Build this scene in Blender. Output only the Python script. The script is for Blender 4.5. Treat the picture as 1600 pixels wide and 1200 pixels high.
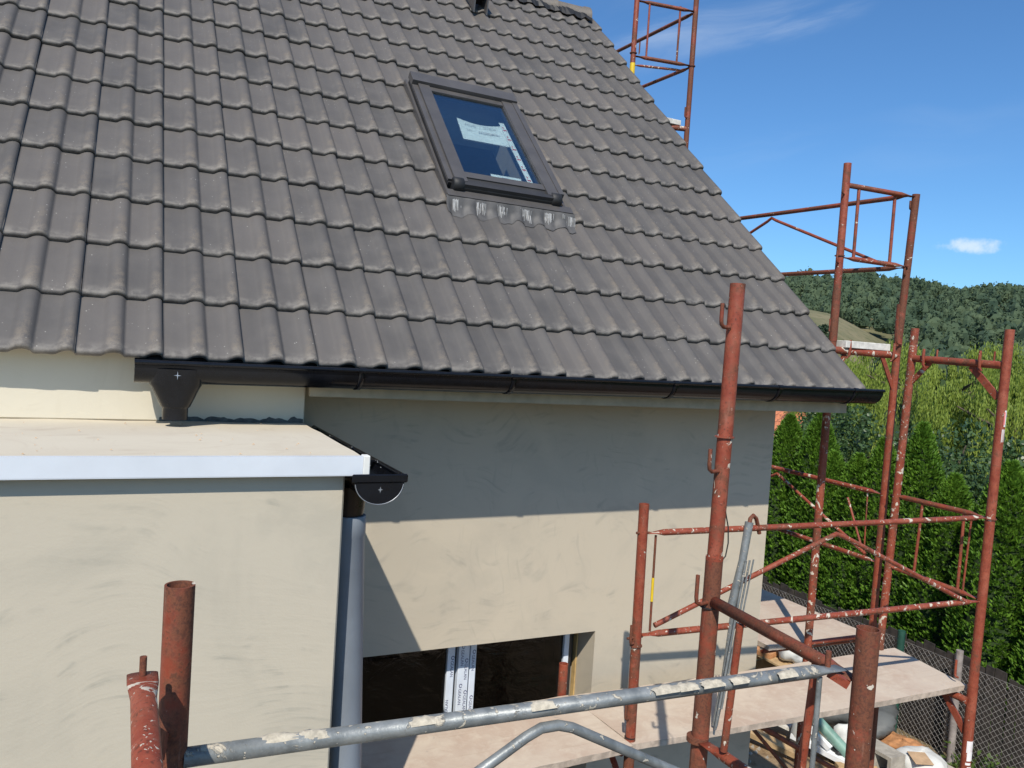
import bpy, math, random
import numpy as np
from mathutils import Vector, Matrix

random.seed(7)
RNG = np.random.default_rng(7)
scene = bpy.context.scene
for o in list(bpy.data.objects):
    bpy.data.objects.remove(o)

# ------------------------------------------------------------------ camera, sky, sun, exposure
EAVE = 3.72          # height of the eave above the ground; coordinates below are measured from the eave
cam_d = bpy.data.cameras.new('camera')
cam = bpy.data.objects.new('camera', cam_d)
scene.collection.objects.link(cam)
cam_d.sensor_width = 36.0
cam_d.lens = 36.0 * 1247.14 / 1600.0
cam_d.clip_end = 6000
R_ = Vector((0.89872765, -0.43379396, 0.06412026))
U_ = Vector((-0.03851718, 0.06756569, 0.99697106))
F_ = Vector((0.43681235, 0.8984752, -0.04401464))
M = Matrix((R_, U_, -F_)).transposed().to_4x4()
M.translation = Vector((-0.13286, -3.37975, 0.11824 + EAVE))
cam.matrix_world = M
scene.camera = cam

SUN_DIR = Vector((0.525, 0.80, -1.0)).normalized()      # the way the light travels
sun_d = bpy.data.lights.new('sun', 'SUN')
sun_d.energy = 5.0
sun_d.angle = math.radians(0.53)
sun_d.color = (1.0, 0.93, 0.82)
sun = bpy.data.objects.new('sun', sun_d)
sun.rotation_euler = SUN_DIR.to_track_quat('-Z', 'Y').to_euler()
sun.location = (-6, -9, 20)
scene.collection.objects.link(sun)

world = bpy.data.worlds.new('World')
scene.world = world
world.use_nodes = True
scene.view_settings.view_transform = 'Standard'
scene.view_settings.look = 'None'
scene.view_settings.gamma = 1.0
scene.view_settings.exposure = 0.0
scene.view_settings.use_curve_mapping = False


class NT:
    """tiny helper for node trees"""
    def __init__(s, tree):
        s.t = tree

    def n(s, typ, props=None, **inp):
        nd = s.t.nodes.new('ShaderNode' + typ)
        for k, v in (props or {}).items():
            setattr(nd, k, v)
        for k, v in inp.items():
            key = int(k[1:]) if k[0] == '_' and k[1:].isdigit() else k.replace('_', ' ')
            s.set(nd.inputs[key], v)
        return nd

    def set(s, sock, v):
        if isinstance(v, bpy.types.NodeSocket):
            s.t.links.new(v, sock)
        elif isinstance(v, bpy.types.Node):
            s.t.links.new(v.outputs[0], sock)
        else:
            if hasattr(sock.default_value, '__len__') and len(sock.default_value) == 4 and len(v) == 3:
                v = (*v, 1)
            sock.default_value = v

    def mix(s, fac, a, b, blend='MIX'):
        m = s.t.nodes.new('ShaderNodeMix')
        m.data_type = 'RGBA'
        m.blend_type = blend
        m.clamp_factor = True
        s.set(m.inputs[0], fac); s.set(m.inputs[6], a); s.set(m.inputs[7], b)
        return m.outputs[2]

    def math(s, op, a, b=0.0, c=0.0, clamp=False):
        m = s.t.nodes.new('ShaderNodeMath')
        m.operation = op
        m.use_clamp = clamp
        s.set(m.inputs[0], a); s.set(m.inputs[1], b); s.set(m.inputs[2], c)
        return m.outputs[0]

    def ramp(s, v, lo, hi, a=0.0, b=1.0, smooth=True):
        m = s.t.nodes.new('ShaderNodeMapRange')
        m.interpolation_type = 'SMOOTHSTEP' if smooth else 'LINEAR'
        s.set(m.inputs[0], v); s.set(m.inputs[1], lo); s.set(m.inputs[2], hi)
        s.set(m.inputs[3], a); s.set(m.inputs[4], b)
        return m.outputs[0]

    def noise(s, vec, scale, detail=4, rough=0.55, dist=0.0, out=0):
        m = s.n('TexNoise', None, Scale=scale, Detail=detail, Roughness=rough, Distortion=dist)
        if vec is not None:
            s.set(m.inputs['Vector'], vec)
        return m.outputs[out]

    def mapv(s, vec, scale=(1, 1, 1), rot=(0, 0, 0), loc=(0, 0, 0)):
        m = s.n('Mapping', None, Scale=scale, Rotation=rot, Location=loc)
        s.set(m.inputs['Vector'], vec)
        return m.outputs[0]


# sky with thin cirrus and one small cumulus
wt = NT(world.node_tree)
world.node_tree.nodes.clear()
sky = wt.n('TexSky', {'sky_type': 'NISHITA', 'sun_disc': False,
                      'sun_elevation': math.asin(-SUN_DIR.z),
                      'sun_rotation': math.atan2(-SUN_DIR.x, -SUN_DIR.y) % (2 * math.pi),
                      'altitude': 200.0, 'air_density': 1.0, 'dust_density': 0.6, 'ozone_density': 2.2})
tc = wt.n('TexCoord')
gen = tc.outputs['Generated']
sep = wt.n('SeparateXYZ', None, Vector=gen)
zz = wt.math('MAXIMUM', sep.outputs[2], 0.03)
px = wt.math('DIVIDE', sep.outputs[0], zz)
py = wt.math('DIVIDE', sep.outputs[1], zz)
pl = wt.n('CombineXYZ', None, X=px, Y=py, Z=0.0).outputs[0]
wp = wt.noise(gen, 3.0, 3, 0.5, 0.0, 1)
wps = wt.n('VectorMath', {'operation': 'SCALE'}, _0=wp); wps.inputs['Scale'].default_value = 0.10
gw = wt.n('VectorMath', {'operation': 'ADD'}, _0=gen, _1=wps.outputs[0]).outputs[0]
cax = Vector((0.74, -0.62, 0.22)).normalized()         # the way the streaks run
cup = Vector((0.62, 0.69, 0.37)).normalized().cross(cax).normalized()
ua_ = wt.n('VectorMath', {'operation': 'DOT_PRODUCT'}, _0=gw, _1=tuple(cax)).outputs['Value']
ub_ = wt.n('VectorMath', {'operation': 'DOT_PRODUCT'}, _0=gw, _1=tuple(cup)).outputs['Value']
cv = wt.n('CombineXYZ', None, X=wt.math('MULTIPLY', ua_, 5.0), Y=wt.math('MULTIPLY', ub_, 22.0), Z=0.0).outputs[0]
ci = wt.noise(cv, 1.0, 7, 0.58, 0.6)
band = wt.noise(wt.n('CombineXYZ', None, X=wt.math('MULTIPLY', ua_, 1.6), Y=wt.math('MULTIPLY', ub_, 6.5), Z=11.8).outputs[0], 1.0, 2, 0.5)
cir = wt.math('MULTIPLY', wt.ramp(ci, 0.36, 0.78), wt.ramp(band, 0.53, 0.68))
cir = wt.math('MULTIPLY', wt.math('MULTIPLY', cir, wt.ramp(sep.outputs[2], 0.20, 0.36)), 0.70)
# cumulus: an elongated puff of fixed direction broken by noise
cdir = Vector((0.8130, 0.5650, 0.1422)).normalized()
off = wt.n('VectorMath', {'operation': 'SUBTRACT'}, _0=gen, _1=tuple(cdir)).outputs[0]
side = cdir.cross(Vector((0, 0, 1))).normalized()
a = wt.n('VectorMath', {'operation': 'DOT_PRODUCT'}, _0=off, _1=tuple(side)).outputs['Value']
so = wt.n('SeparateXYZ', None, Vector=off)
na = wt.noise(gen, 55.0, 5, 0.6)
da = wt.math('POWER', wt.math('MULTIPLY', a, 1 / 0.030), 2.0)
db = wt.math('POWER', wt.math('MULTIPLY', so.outputs[2], 1 / 0.0085), 2.0)
dd = wt.math('ADD', wt.math('ADD', da, db), wt.math('MULTIPLY', wt.math('SUBTRACT', na, 0.5), 3.4))
cum = wt.math('MULTIPLY', wt.ramp(dd, 1.3, -0.5), 0.62)
skyc = wt.mix(0.90, sky.outputs[0], (0.54, 0.93, 1.26), 'MULTIPLY')
col = wt.mix(cir, skyc, (6.2, 7.0, 8.0))
col = wt.mix(cum, col, (8.2, 8.6, 9.2))
bg = wt.n('Background', None, Color=col, Strength=0.118)
wo = wt.n('OutputWorld', None, Surface=bg)

# ------------------------------------------------------------------ materials
MATS = {}


def material(name, builder, **kw):
    m = bpy.data.materials.new(name)
    m.use_nodes = True
    m.node_tree.nodes.clear()
    t = NT(m.node_tree)
    out = t.n('OutputMaterial')
    sh = builder(t, **kw)
    t.set(out.inputs['Surface'], sh if isinstance(sh, bpy.types.NodeSocket) else sh.outputs[0])
    MATS[name] = m
    return m


def pbsdf(t, color, rough=0.6, metal=0.0, bump=None, bstr=0.3, bdist=0.01, spec=0.5, coat=0.0):
    b = t.n('BsdfPrincipled', None, Base_Color=color, Roughness=rough, Metallic=metal)
    b.inputs['Specular IOR Level'].default_value = spec
    b.inputs['Coat Weight'].default_value = coat
    if bump is not None:
        bp = t.n('Bump', None, Strength=bstr, Distance=bdist, Height=bump)
        t.set(b.inputs['Normal'], bp.outputs[0])
    return b


def m_tile(t):
    oc = t.n('TexCoord').outputs['Object']
    rnd = t.n('ObjectInfo').outputs['Random']
    shift = t.n('VectorMath', {'operation': 'ADD'}, _0=oc,
                _1=t.n('CombineXYZ', None, X=t.math('MULTIPLY', rnd, 37.0), Y=t.math('MULTIPLY', rnd, 91.0), Z=0.0).outputs[0]).outputs[0]
    big = t.noise(shift, 3.5, 4, 0.6)
    mid = t.noise(shift, 22.0, 5, 0.65)
    fine = t.noise(shift, 220.0, 3, 0.7)
    z = t.n('SeparateXYZ', None, Vector=oc)
    c = t.mix(t.ramp(big, 0.3, 0.7), (0.070, 0.066, 0.063), (0.100, 0.093, 0.087))
    c = t.mix(t.math('MULTIPLY', rnd, 0.75), c, (0.118, 0.106, 0.097))
    # worn, dusty rolls: speckled brown wear on the raised part of the profile
    roll = t.ramp(z.outputs[2], 0.026, 0.044)
    sp = t.ramp(t.math('ADD', t.math('MULTIPLY', fine, 0.6), t.math('MULTIPLY', mid, 0.55)), 0.48, 0.68)
    c = t.mix(t.math('MULTIPLY', t.math('MULTIPLY', roll, sp), 0.85), c, (0.165, 0.138, 0.108))
    # cement dust near the front edge
    fr = t.ramp(z.outputs[1], 0.07, 0.0)
    c = t.mix(t.math('MULTIPLY', t.math('MULTIPLY', fr, t.ramp(mid, 0.40, 0.66)), 0.72), c, (0.215, 0.198, 0.176))
    vor = t.n('TexVoronoi', None, Vector=shift, Scale=34.0).outputs['Distance']
    spk = t.math('MULTIPLY', t.ramp(vor, 0.10, 0.055), t.ramp(big, 0.46, 0.60))
    c = t.mix(t.math('MULTIPLY', spk, 0.75), c, (0.46, 0.44, 0.40))
    h = t.math('ADD', t.math('MULTIPLY', fine, 0.5), mid)
    return pbsdf(t, c, t.ramp(mid, 0.2, 0.8, 0.52, 0.72), 0, h, 0.35, 0.004, 0.45)


def m_stucco(t, base=(0.495, 0.438, 0.345), dark=(0.355, 0.325, 0.268), seed=0.0, mot=1.0):
    oc = t.n('TexCoord').outputs['Object']
    ov = t.mapv(oc, (1, 1, 1), (0, 0, 0), (seed, seed * 2, seed * 3))
    big = t.noise(ov, 0.9, 3, 0.5, 0.4)
    mid = t.noise(ov, 3.2, 4, 0.6, 1.2)
    # curved trowel sweeps: thin streaks of a strongly stretched, warped noise
    warp = t.n('VectorMath', {'operation': 'SCALE'}, _0=t.noise(ov, 0.8, 2, 0.5, 0.0, 1))
    warp.inputs['Scale'].default_value = 1.6
    wv = t.n('VectorMath', {'operation': 'ADD'}, _0=ov, _1=warp.outputs[0]).outputs[0]
    st = t.noise(t.mapv(wv, (4.0, 4.0, 30.0)), 1.0, 3, 0.6)
    st2 = t.noise(t.mapv(wv, (30.0, 3.0, 4.0), (0, 0.35, 0)), 1.0, 3, 0.6)
    fine = t.noise(ov, 160.0, 3, 0.6)
    m1 = t.math('MULTIPLY', t.ramp(st, 0.48, 0.74), t.ramp(mid, 0.44, 0.64))
    m2 = t.math('MULTIPLY', t.ramp(st2, 0.58, 0.72), t.ramp(big, 0.52, 0.62))
    patch = t.ramp(t.noise(ov, 1.7, 5, 0.62, 0.8), 0.42, 0.62)
    c = t.mix(t.math('MULTIPLY', patch, 0.55 * mot), base, tuple(0.5 * (p + q) for p, q in zip(base, dark)))
    c = t.mix(t.math('MULTIPLY', m1, 0.80 * mot), c, dark)
    c = t.mix(t.math('MULTIPLY', m2, 0.35 * mot), c, dark)
    h = t.math('ADD', t.math('MULTIPLY', fine, 0.40), t.math('ADD', t.math('MULTIPLY', st, 0.7), mid))
    return pbsdf(t, c, 0.88, 0, h, 0.15, 0.006, 0.25)


def m_redpaint(t, white=0.5, rust=0.5):
    oc = t.n('TexCoord').outputs['Object']
    rnd = t.n('ObjectInfo').outputs['Random']
    ov = t.n('VectorMath', {'operation': 'ADD'}, _0=oc,
             _1=t.n('CombineXYZ', None, X=t.math('MULTIPLY', rnd, 17.0), Y=0.0, Z=t.math('MULTIPLY', rnd, 31.0)).outputs[0]).outputs[0]
    big = t.noise(ov, 4.5, 4, 0.6, 0.5)
    mid = t.noise(ov, 26.0, 5, 0.62, 0.3)
    fine = t.noise(ov, 130.0, 4, 0.65)
    c = t.mix(t.ramp(mid, 0.3, 0.7), (0.215, 0.042, 0.022), (0.305, 0.076, 0.040))
    c = t.mix(t.math('MULTIPLY', t.ramp(t.noise(ov, 9.0, 3, 0.6, 0.6), 0.5, 0.7), 0.55), c, (0.36, 0.11, 0.065))
    rs = t.ramp(t.math('ADD', t.math('MULTIPLY', big, 0.6), t.math('MULTIPLY', mid, 0.5)), 0.60 - 0.20 * rust, 0.72 - 0.15 * rust)
    rc = t.mix(t.ramp(fine, 0.35, 0.65), (0.075, 0.032, 0.020), (0.185, 0.066, 0.032))
    c = t.mix(t.math('MULTIPLY', rs, 0.9), c, rc)
    pit = t.ramp(fine, 0.56, 0.64)
    c = t.mix(t.math('MULTIPLY', pit, 0.60), c, (0.055, 0.028, 0.018))
    sc = t.ramp(t.noise(t.mapv(ov, (60.0, 60.0, 7.0), (0.2, 0.1, 0)), 1.0, 4, 0.7), 0.60, 0.72)
    c = t.mix(t.math('MULTIPLY', sc, 0.45), c, (0.30, 0.16, 0.115))
    w1 = t.noise(t.mapv(ov, (1, 1, 1), (0, 0, 0), (5, 3, 1)), 16.0, 4, 0.62, 1.0)
    wl = 0.690 - 0.11 * white
    wm = t.ramp(w1, wl, wl + 0.02)
    w2 = t.ramp(t.noise(t.mapv(ov, (1, 1, 1), (0, 0, 0), (1, 8, 2)), 75.0, 3, 0.6), 0.735 - 0.10 * white, 0.755 - 0.10 * white)
    wm = t.math('MAXIMUM', wm, w2)
    c = t.mix(wm, c, t.mix(mid, (0.44, 0.38, 0.30), (0.68, 0.62, 0.52)))
    h = t.math('ADD', t.math('MULTIPLY', fine, 0.5), t.math('ADD', mid, t.math('MULTIPLY', wm, 0.8)))
    return pbsdf(t, c, t.ramp(rs, 0, 1, 0.48, 0.75), 0, h, 0.5, 0.003, 0.4)


def m_galv(t, splash=0.5):
    oc = t.n('TexCoord').outputs['Object']
    mid = t.noise(oc, 18.0, 5, 0.6, 0.4)
    fine = t.noise(oc, 90.0, 4, 0.6)
    c = t.mix(t.ramp(mid, 0.3, 0.7), (0.15, 0.165, 0.17), (0.27, 0.285, 0.285))
    nz = t.n('SeparateXYZ', None, Vector=t.n('NewGeometry').outputs['Normal']).outputs[2]
    w = t.math('ADD', t.noise(oc, 15.0, 7, 0.70, 0.8), t.math('MULTIPLY', nz, 0.10 * splash))      # mortar dropped from above sticks to the upper side
    lv = 0.66 - 0.13 * splash
    wm = t.ramp(w, lv, lv + 0.05)
    dr = t.ramp(t.noise(oc, 60.0, 2, 0.5), 0.66, 0.69)
    wm = t.math('MAXIMUM', wm, t.math('MULTIPLY', dr, 0.9))
    c = t.mix(wm, c, t.mix(fine, (0.36, 0.32, 0.25), (0.56, 0.51, 0.42)))
    h = t.math('ADD', t.math('MULTIPLY', fine, 0.4), t.math('MULTIPLY', wm, 1.5))
    b = pbsdf(t, c, t.ramp(wm, 0, 1, 0.45, 0.9), t.ramp(wm, 0, 1, 0.30, 0.0), h, 0.6, 0.004, 0.5)
    return b


def m_plain(t, color=(0.5, 0.5, 0.5), rough=0.6, metal=0.0, var=0.15, scale=12.0, bstr=0.15, spec=0.5, coat=0.0):
    oc = t.n('TexCoord').outputs['Object']
    n1 = t.noise(oc, scale, 5, 0.6, 0.3)
    n2 = t.noise(oc, scale * 9, 3, 0.6)
    lo = tuple(x * (1 - var) for x in color)
    hi = tuple(min(1, x * (1 + var)) for x in color)
    c = t.mix(t.ramp(n1, 0.3, 0.7), lo, hi)
    return pbsdf(t, c, t.ramp(n1, 0.2, 0.8, max(0.02, rough - 0.06), min(1, rough + 0.06)), metal,
                 t.math('ADD', n1, t.math('MULTIPLY', n2, 0.5)), bstr, 0.003, spec, coat)


def m_deck(t):
    oc = t.n('TexCoord').outputs['Object']
    a = t.noise(oc, 2.6, 5, 0.62, 0.6)
    b = t.noise(oc, 14.0, 5, 0.65, 0.5)
    g = t.noise(t.mapv(oc, (2.0, 45.0, 10.0)), 1.0, 3, 0.6)
    f = t.noise(oc, 110.0, 3, 0.6)
    c = t.mix(t.ramp(a, 0.35, 0.65), (0.465, 0.360, 0.285), (0.53, 0.445, 0.36))
    c = t.mix(t.math('MULTIPLY', t.ramp(b, 0.45, 0.7), 0.6), c, (0.58, 0.50, 0.405))
    c = t.mix(t.math('MULTIPLY', t.ramp(g, 0.56, 0.75), 0.30), c, (0.36, 0.26, 0.19))
    st = t.ramp(t.noise(t.mapv(oc, (1, 1, 1), (0, 0, 0), (3, 7, 1)), 5.0, 6, 0.68, 1.0), 0.63, 0.70)
    c = t.mix(t.math('MULTIPLY', st, 0.5), c, (0.30, 0.27, 0.25))
    dk = t.ramp(f, 0.70, 0.76)
    c = t.mix(t.math('MULTIPLY', dk, 0.5), c, (0.2, 0.15, 0.11))
    h = t.math('ADD', b, t.math('ADD', t.math('MULTIPLY', f, 0.4), t.math('MULTIPLY', g, 0.5)))
    return pbsdf(t, c, 0.85, 0, h, 0.35, 0.004, 0.25)


def m_glass(t, tint=(0.75, 0.82, 0.86), boost=1.0, rough=0.01, wrinkle=0.0):
    bf = t.n('NewGeometry').outputs['Backfacing']
    fr = t.n('Fresnel', None, IOR=t.math('SUBTRACT', 1.5, t.math('MULTIPLY', bf, 1.5 - 1 / 1.5)))
    gl = t.n('BsdfGlossy', None, Color=(0.95, 0.97, 1.0), Roughness=rough)
    tr = t.n('BsdfTransparent', None, Color=tint)
    if wrinkle > 0:
        oc = t.n('TexCoord').outputs['Object']
        w = t.noise(t.mapv(oc, (6, 6, 9), (0.3, 0.6, 0)), 1.0, 4, 0.6, 1.5)
        bp = t.n('Bump', None, Strength=wrinkle, Distance=0.02, Height=w)
        t.set(gl.inputs['Normal'], bp.outputs[0])
    f = t.math('MULTIPLY', fr.outputs[0], boost, clamp=True)
    mx = t.n('MixShader', None, _0=f, _1=tr, _2=gl)
    return mx


def m_leaf(t, a=(0.05, 0.10, 0.02), b=(0.10, 0.17, 0.035), trans=0.3, rough=0.55, scale=1.5, iw=0.55):
    isl = t.n('NewGeometry').outputs['Random Per Island']
    oc = t.n('TexCoord').outputs['Object']
    n = t.noise(oc, scale, 3, 0.6)
    f = t.math('ADD', t.math('MULTIPLY', isl, iw), t.ramp(n, 0.3, 0.7, 0.0, 1.0 - iw))
    c = t.mix(f, a, b)
    p = pbsdf(t, c, rough, 0, None, spec=0.4)
    tl = t.n('BsdfTranslucent', None, Color=t.mix(0.6, c, (0.14, 0.22, 0.02)))
    return t.n('MixShader', None, _0=trans, _1=p.outputs[0], _2=tl.outputs[0])


def m_ground(t):
    oc = t.n('TexCoord').outputs['Object']
    a = t.noise(oc, 0.8, 6, 0.6, 0.5)
    b = t.noise(oc, 9.0, 5, 0.65)
    f = t.noise(oc, 60.0, 4, 0.65)
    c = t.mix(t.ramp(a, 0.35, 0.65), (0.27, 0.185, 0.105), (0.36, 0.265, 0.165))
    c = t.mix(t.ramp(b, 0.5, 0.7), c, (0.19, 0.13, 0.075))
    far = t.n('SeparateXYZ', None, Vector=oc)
    c = t.mix(t.ramp(far.outputs[0], 4.6, 3.6), c, t.mix(b, (0.105, 0.078, 0.044), (0.15, 0.112, 0.068)))  # unseen soil in front, toned to tune the bounce onto the shaded wall
    g = t.ramp(far.outputs[0], 7.3, 8.0)
    c = t.mix(g, c, t.mix(b, (0.05, 0.085, 0.025), (0.09, 0.12, 0.04)))
    return pbsdf(t, c, 0.95, 0, t.math('ADD', b, t.math('MULTIPLY', f, 0.5)), 0.8, 0.03, 0.2)


def m_hill(t):
    oc = t.n('TexCoord').outputs['Object']
    b = t.noise(oc, 0.07, 6, 0.65)
    f = t.noise(oc, 0.5, 5, 0.7)
    c = t.mix(t.ramp(b, 0.4, 0.65), (0.21, 0.185, 0.11), (0.14, 0.14, 0.075))
    c = t.mix(t.math('MULTIPLY', t.ramp(f, 0.5, 0.7), 0.6), c, (0.06, 0.08, 0.035))
    return pbsdf(t, c, 0.95, 0, f, 0.6, 0.5, 0.1)


material('tile', m_tile)
material('tile_far', m_plain, color=(0.088, 0.083, 0.080), rough=0.63, var=0.22, scale=7, bstr=0.3)
material('stucco', m_stucco)
material('stucco_bay', m_stucco, base=(0.515, 0.463, 0.368), dark=(0.37, 0.345, 0.282), seed=4.3, mot=1.15)
material('stucco_band', m_stucco, base=(0.60, 0.555, 0.45), dark=(0.50, 0.455, 0.36), seed=9.1, mot=0.5)
material('bay_top', m_stucco, base=(0.585, 0.53, 0.425), dark=(0.46, 0.39, 0.30), seed=2.1, mot=0.8)
material('red', m_redpaint, white=0.35, rust=0.35)
material('red_splash', m_redpaint, white=0.85, rust=0.3)
material('red_rust', m_redpaint, white=0.15, rust=0.95)
material('red_clean', m_redpaint, white=0.05, rust=0.05)
material('galv', m_galv, splash=0.48)
material('galv_clean', m_galv, splash=0.15)
material('black_plastic', m_plain, color=(0.007, 0.008, 0.011), rough=0.20, var=0.2, bstr=0.02, spec=0.30)
material('black_matt', m_plain, color=(0.014, 0.014, 0.015), rough=0.6, var=0.3)
material('brown_plastic', m_plain, color=(0.030, 0.016, 0.010), rough=0.3, var=0.2, bstr=0.03)
material('grey_pvc', m_plain, color=(0.215, 0.245, 0.285), rough=0.42, var=0.10, scale=4, bstr=0.03)
material('white_metal', m_plain, color=(0.62, 0.66, 0.71), rough=0.35, var=0.05, scale=3, bstr=0.03)
material('white_cap', m_plain, color=(0.72, 0.72, 0.68), rough=0.5, var=0.05)
material('fascia', m_plain, color=(0.46, 0.40, 0.30), rough=0.75, var=0.12)
material('cladding', m_plain, color=(0.105, 0.098, 0.095), rough=0.42, var=0.08, scale=6, bstr=0.03, metal=0.3)
material('clad_dark', m_plain, color=(0.035, 0.034, 0.035), rough=0.5, var=0.1, scale=6, bstr=0.03)
material('lead', m_plain, color=(0.085, 0.082, 0.080), rough=0.62, var=0.25, scale=9, bstr=0.2, metal=0.0)
material('scuff', m_plain, color=(0.36, 0.36, 0.355), rough=0.7, var=0.25, scale=30)
material('pine_inside', m_plain, color=(0.36, 0.33, 0.29), rough=0.6, var=0.1)
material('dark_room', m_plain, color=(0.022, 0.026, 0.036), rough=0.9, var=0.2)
material('skyglass', m_glass, tint=(0.86, 0.91, 0.91), boost=2.3)
material('filmglass', m_glass, tint=(0.26, 0.27, 0.30), boost=0.8, rough=0.04, wrinkle=0.35)
material('paper', m_plain, color=(0.74, 0.78, 0.76), rough=0.8, var=0.03)
material('pvc_film', m_plain, color=(0.66, 0.72, 0.80), rough=0.35, var=0.05)
material('ink', m_plain, color=(0.05, 0.05, 0.14), rough=0.6, var=0.1)
material('red_ink', m_plain, color=(0.55, 0.08, 0.05), rough=0.6, var=0.1)
material('grey_ink', m_plain, color=(0.45, 0.42, 0.42), rough=0.6, var=0.1)
material('window_dark', m_plain, color=(0.028, 0.026, 0.026), rough=0.4, var=0.1)
material('foam', m_plain, color=(0.50, 0.34, 0.14), rough=0.8, var=0.2)
material('silver', m_plain, color=(0.36, 0.37, 0.39), rough=0.4, metal=0.6, var=0.1)
material('deck', m_deck)
material('deck_edge', m_plain, color=(0.42, 0.34, 0.27), rough=0.85, var=0.25, scale=20, bstr=0.4)
material('white_plank', m_plain, color=(0.60, 0.58, 0.53), rough=0.8, var=0.2, scale=20, bstr=0.3)
material('timber', m_plain, color=(0.44, 0.30, 0.155), rough=0.8, var=0.25, scale=9, bstr=0.3)
material('old_board', m_plain, color=(0.036, 0.029, 0.025), rough=0.9, var=0.45, scale=14, bstr=0.5)
material('tarp', m_plain, color=(0.095, 0.10, 0.098), rough=0.6, var=0.2, scale=5, bstr=0.3)
material('white_sack', m_plain, color=(0.62, 0.62, 0.59), rough=0.7, var=0.08, scale=4, bstr=0.3)
material('styro', m_plain, color=(0.76, 0.77, 0.78), rough=0.8, var=0.04)
material('green_pipe', m_plain, color=(0.17, 0.30, 0.25), rough=0.5, var=0.15)
material('cardboard', m_plain, color=(0.46, 0.31, 0.185), rough=0.85, var=0.15)
material('orange_board', m_plain, color=(0.42, 0.20, 0.085), rough=0.85, var=0.35, scale=10)
material('concrete', m_plain, color=(0.36, 0.33, 0.28), rough=0.9, var=0.2, scale=10, bstr=0.4)
material('wire', m_plain, color=(0.36, 0.34, 0.32), rough=0.5, metal=0.4, var=0.2)
material('green_post', m_plain, color=(0.018, 0.07, 0.05), rough=0.5, var=0.15)
material('grey_post', m_plain, color=(0.26, 0.225, 0.205), rough=0.8, var=0.25, bstr=0.3)
material('orange_tile', m_plain, color=(0.56, 0.20, 0.095), rough=0.7, var=0.2)
material('house_wall', m_plain, color=(0.55, 0.50, 0.42), rough=0.9, var=0.08)
material('bark', m_plain, color=(0.085, 0.065, 0.045), rough=0.95, var=0.35, scale=16, bstr=0.7)
material('thuja', m_leaf, a=(0.060, 0.150, 0.016), b=(0.185, 0.345, 0.034), trans=0.32, scale=3.0)
material('thuja_core', m_plain, color=(0.022, 0.044, 0.010), rough=0.95, var=0.4)  # dark colour painting the shade inside thuja and willow crowns
material('shrub', m_leaf, a=(0.026, 0.060, 0.022), b=(0.090, 0.150, 0.055), trans=0.2, rough=0.38)
material('willow', m_leaf, a=(0.15, 0.225, 0.030), b=(0.37, 0.45, 0.085), trans=0.35, scale=0.5)
material('weed', m_leaf, a=(0.05, 0.10, 0.02), b=(0.13, 0.20, 0.04), trans=0.3)
material('forest', m_leaf, a=(0.022, 0.050, 0.030), b=(0.092, 0.128, 0.062), trans=0.12, rough=0.85, scale=0.11, iw=0.3)
material('ground', m_ground)
material('hill', m_hill)
material('damp', m_plain, color=(0.085, 0.085, 0.08), rough=0.8, var=0.4, scale=40)
material('mortar', m_plain, color=(0.47, 0.42, 0.33), rough=0.9, var=0.25, scale=60, bstr=0.6)
material('yellow', m_plain, color=(0.70, 0.48, 0.02), rough=0.5, var=0.1)
material('tag_white', m_plain, color=(0.78, 0.74, 0.72), rough=0.5, var=0.05)
material('tag_pink', m_plain, color=(0.70, 0.20, 0.20), rough=0.5, var=0.1)
material('cable', m_plain, color=(0.02, 0.02, 0.02), rough=0.5, var=0.1)


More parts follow.
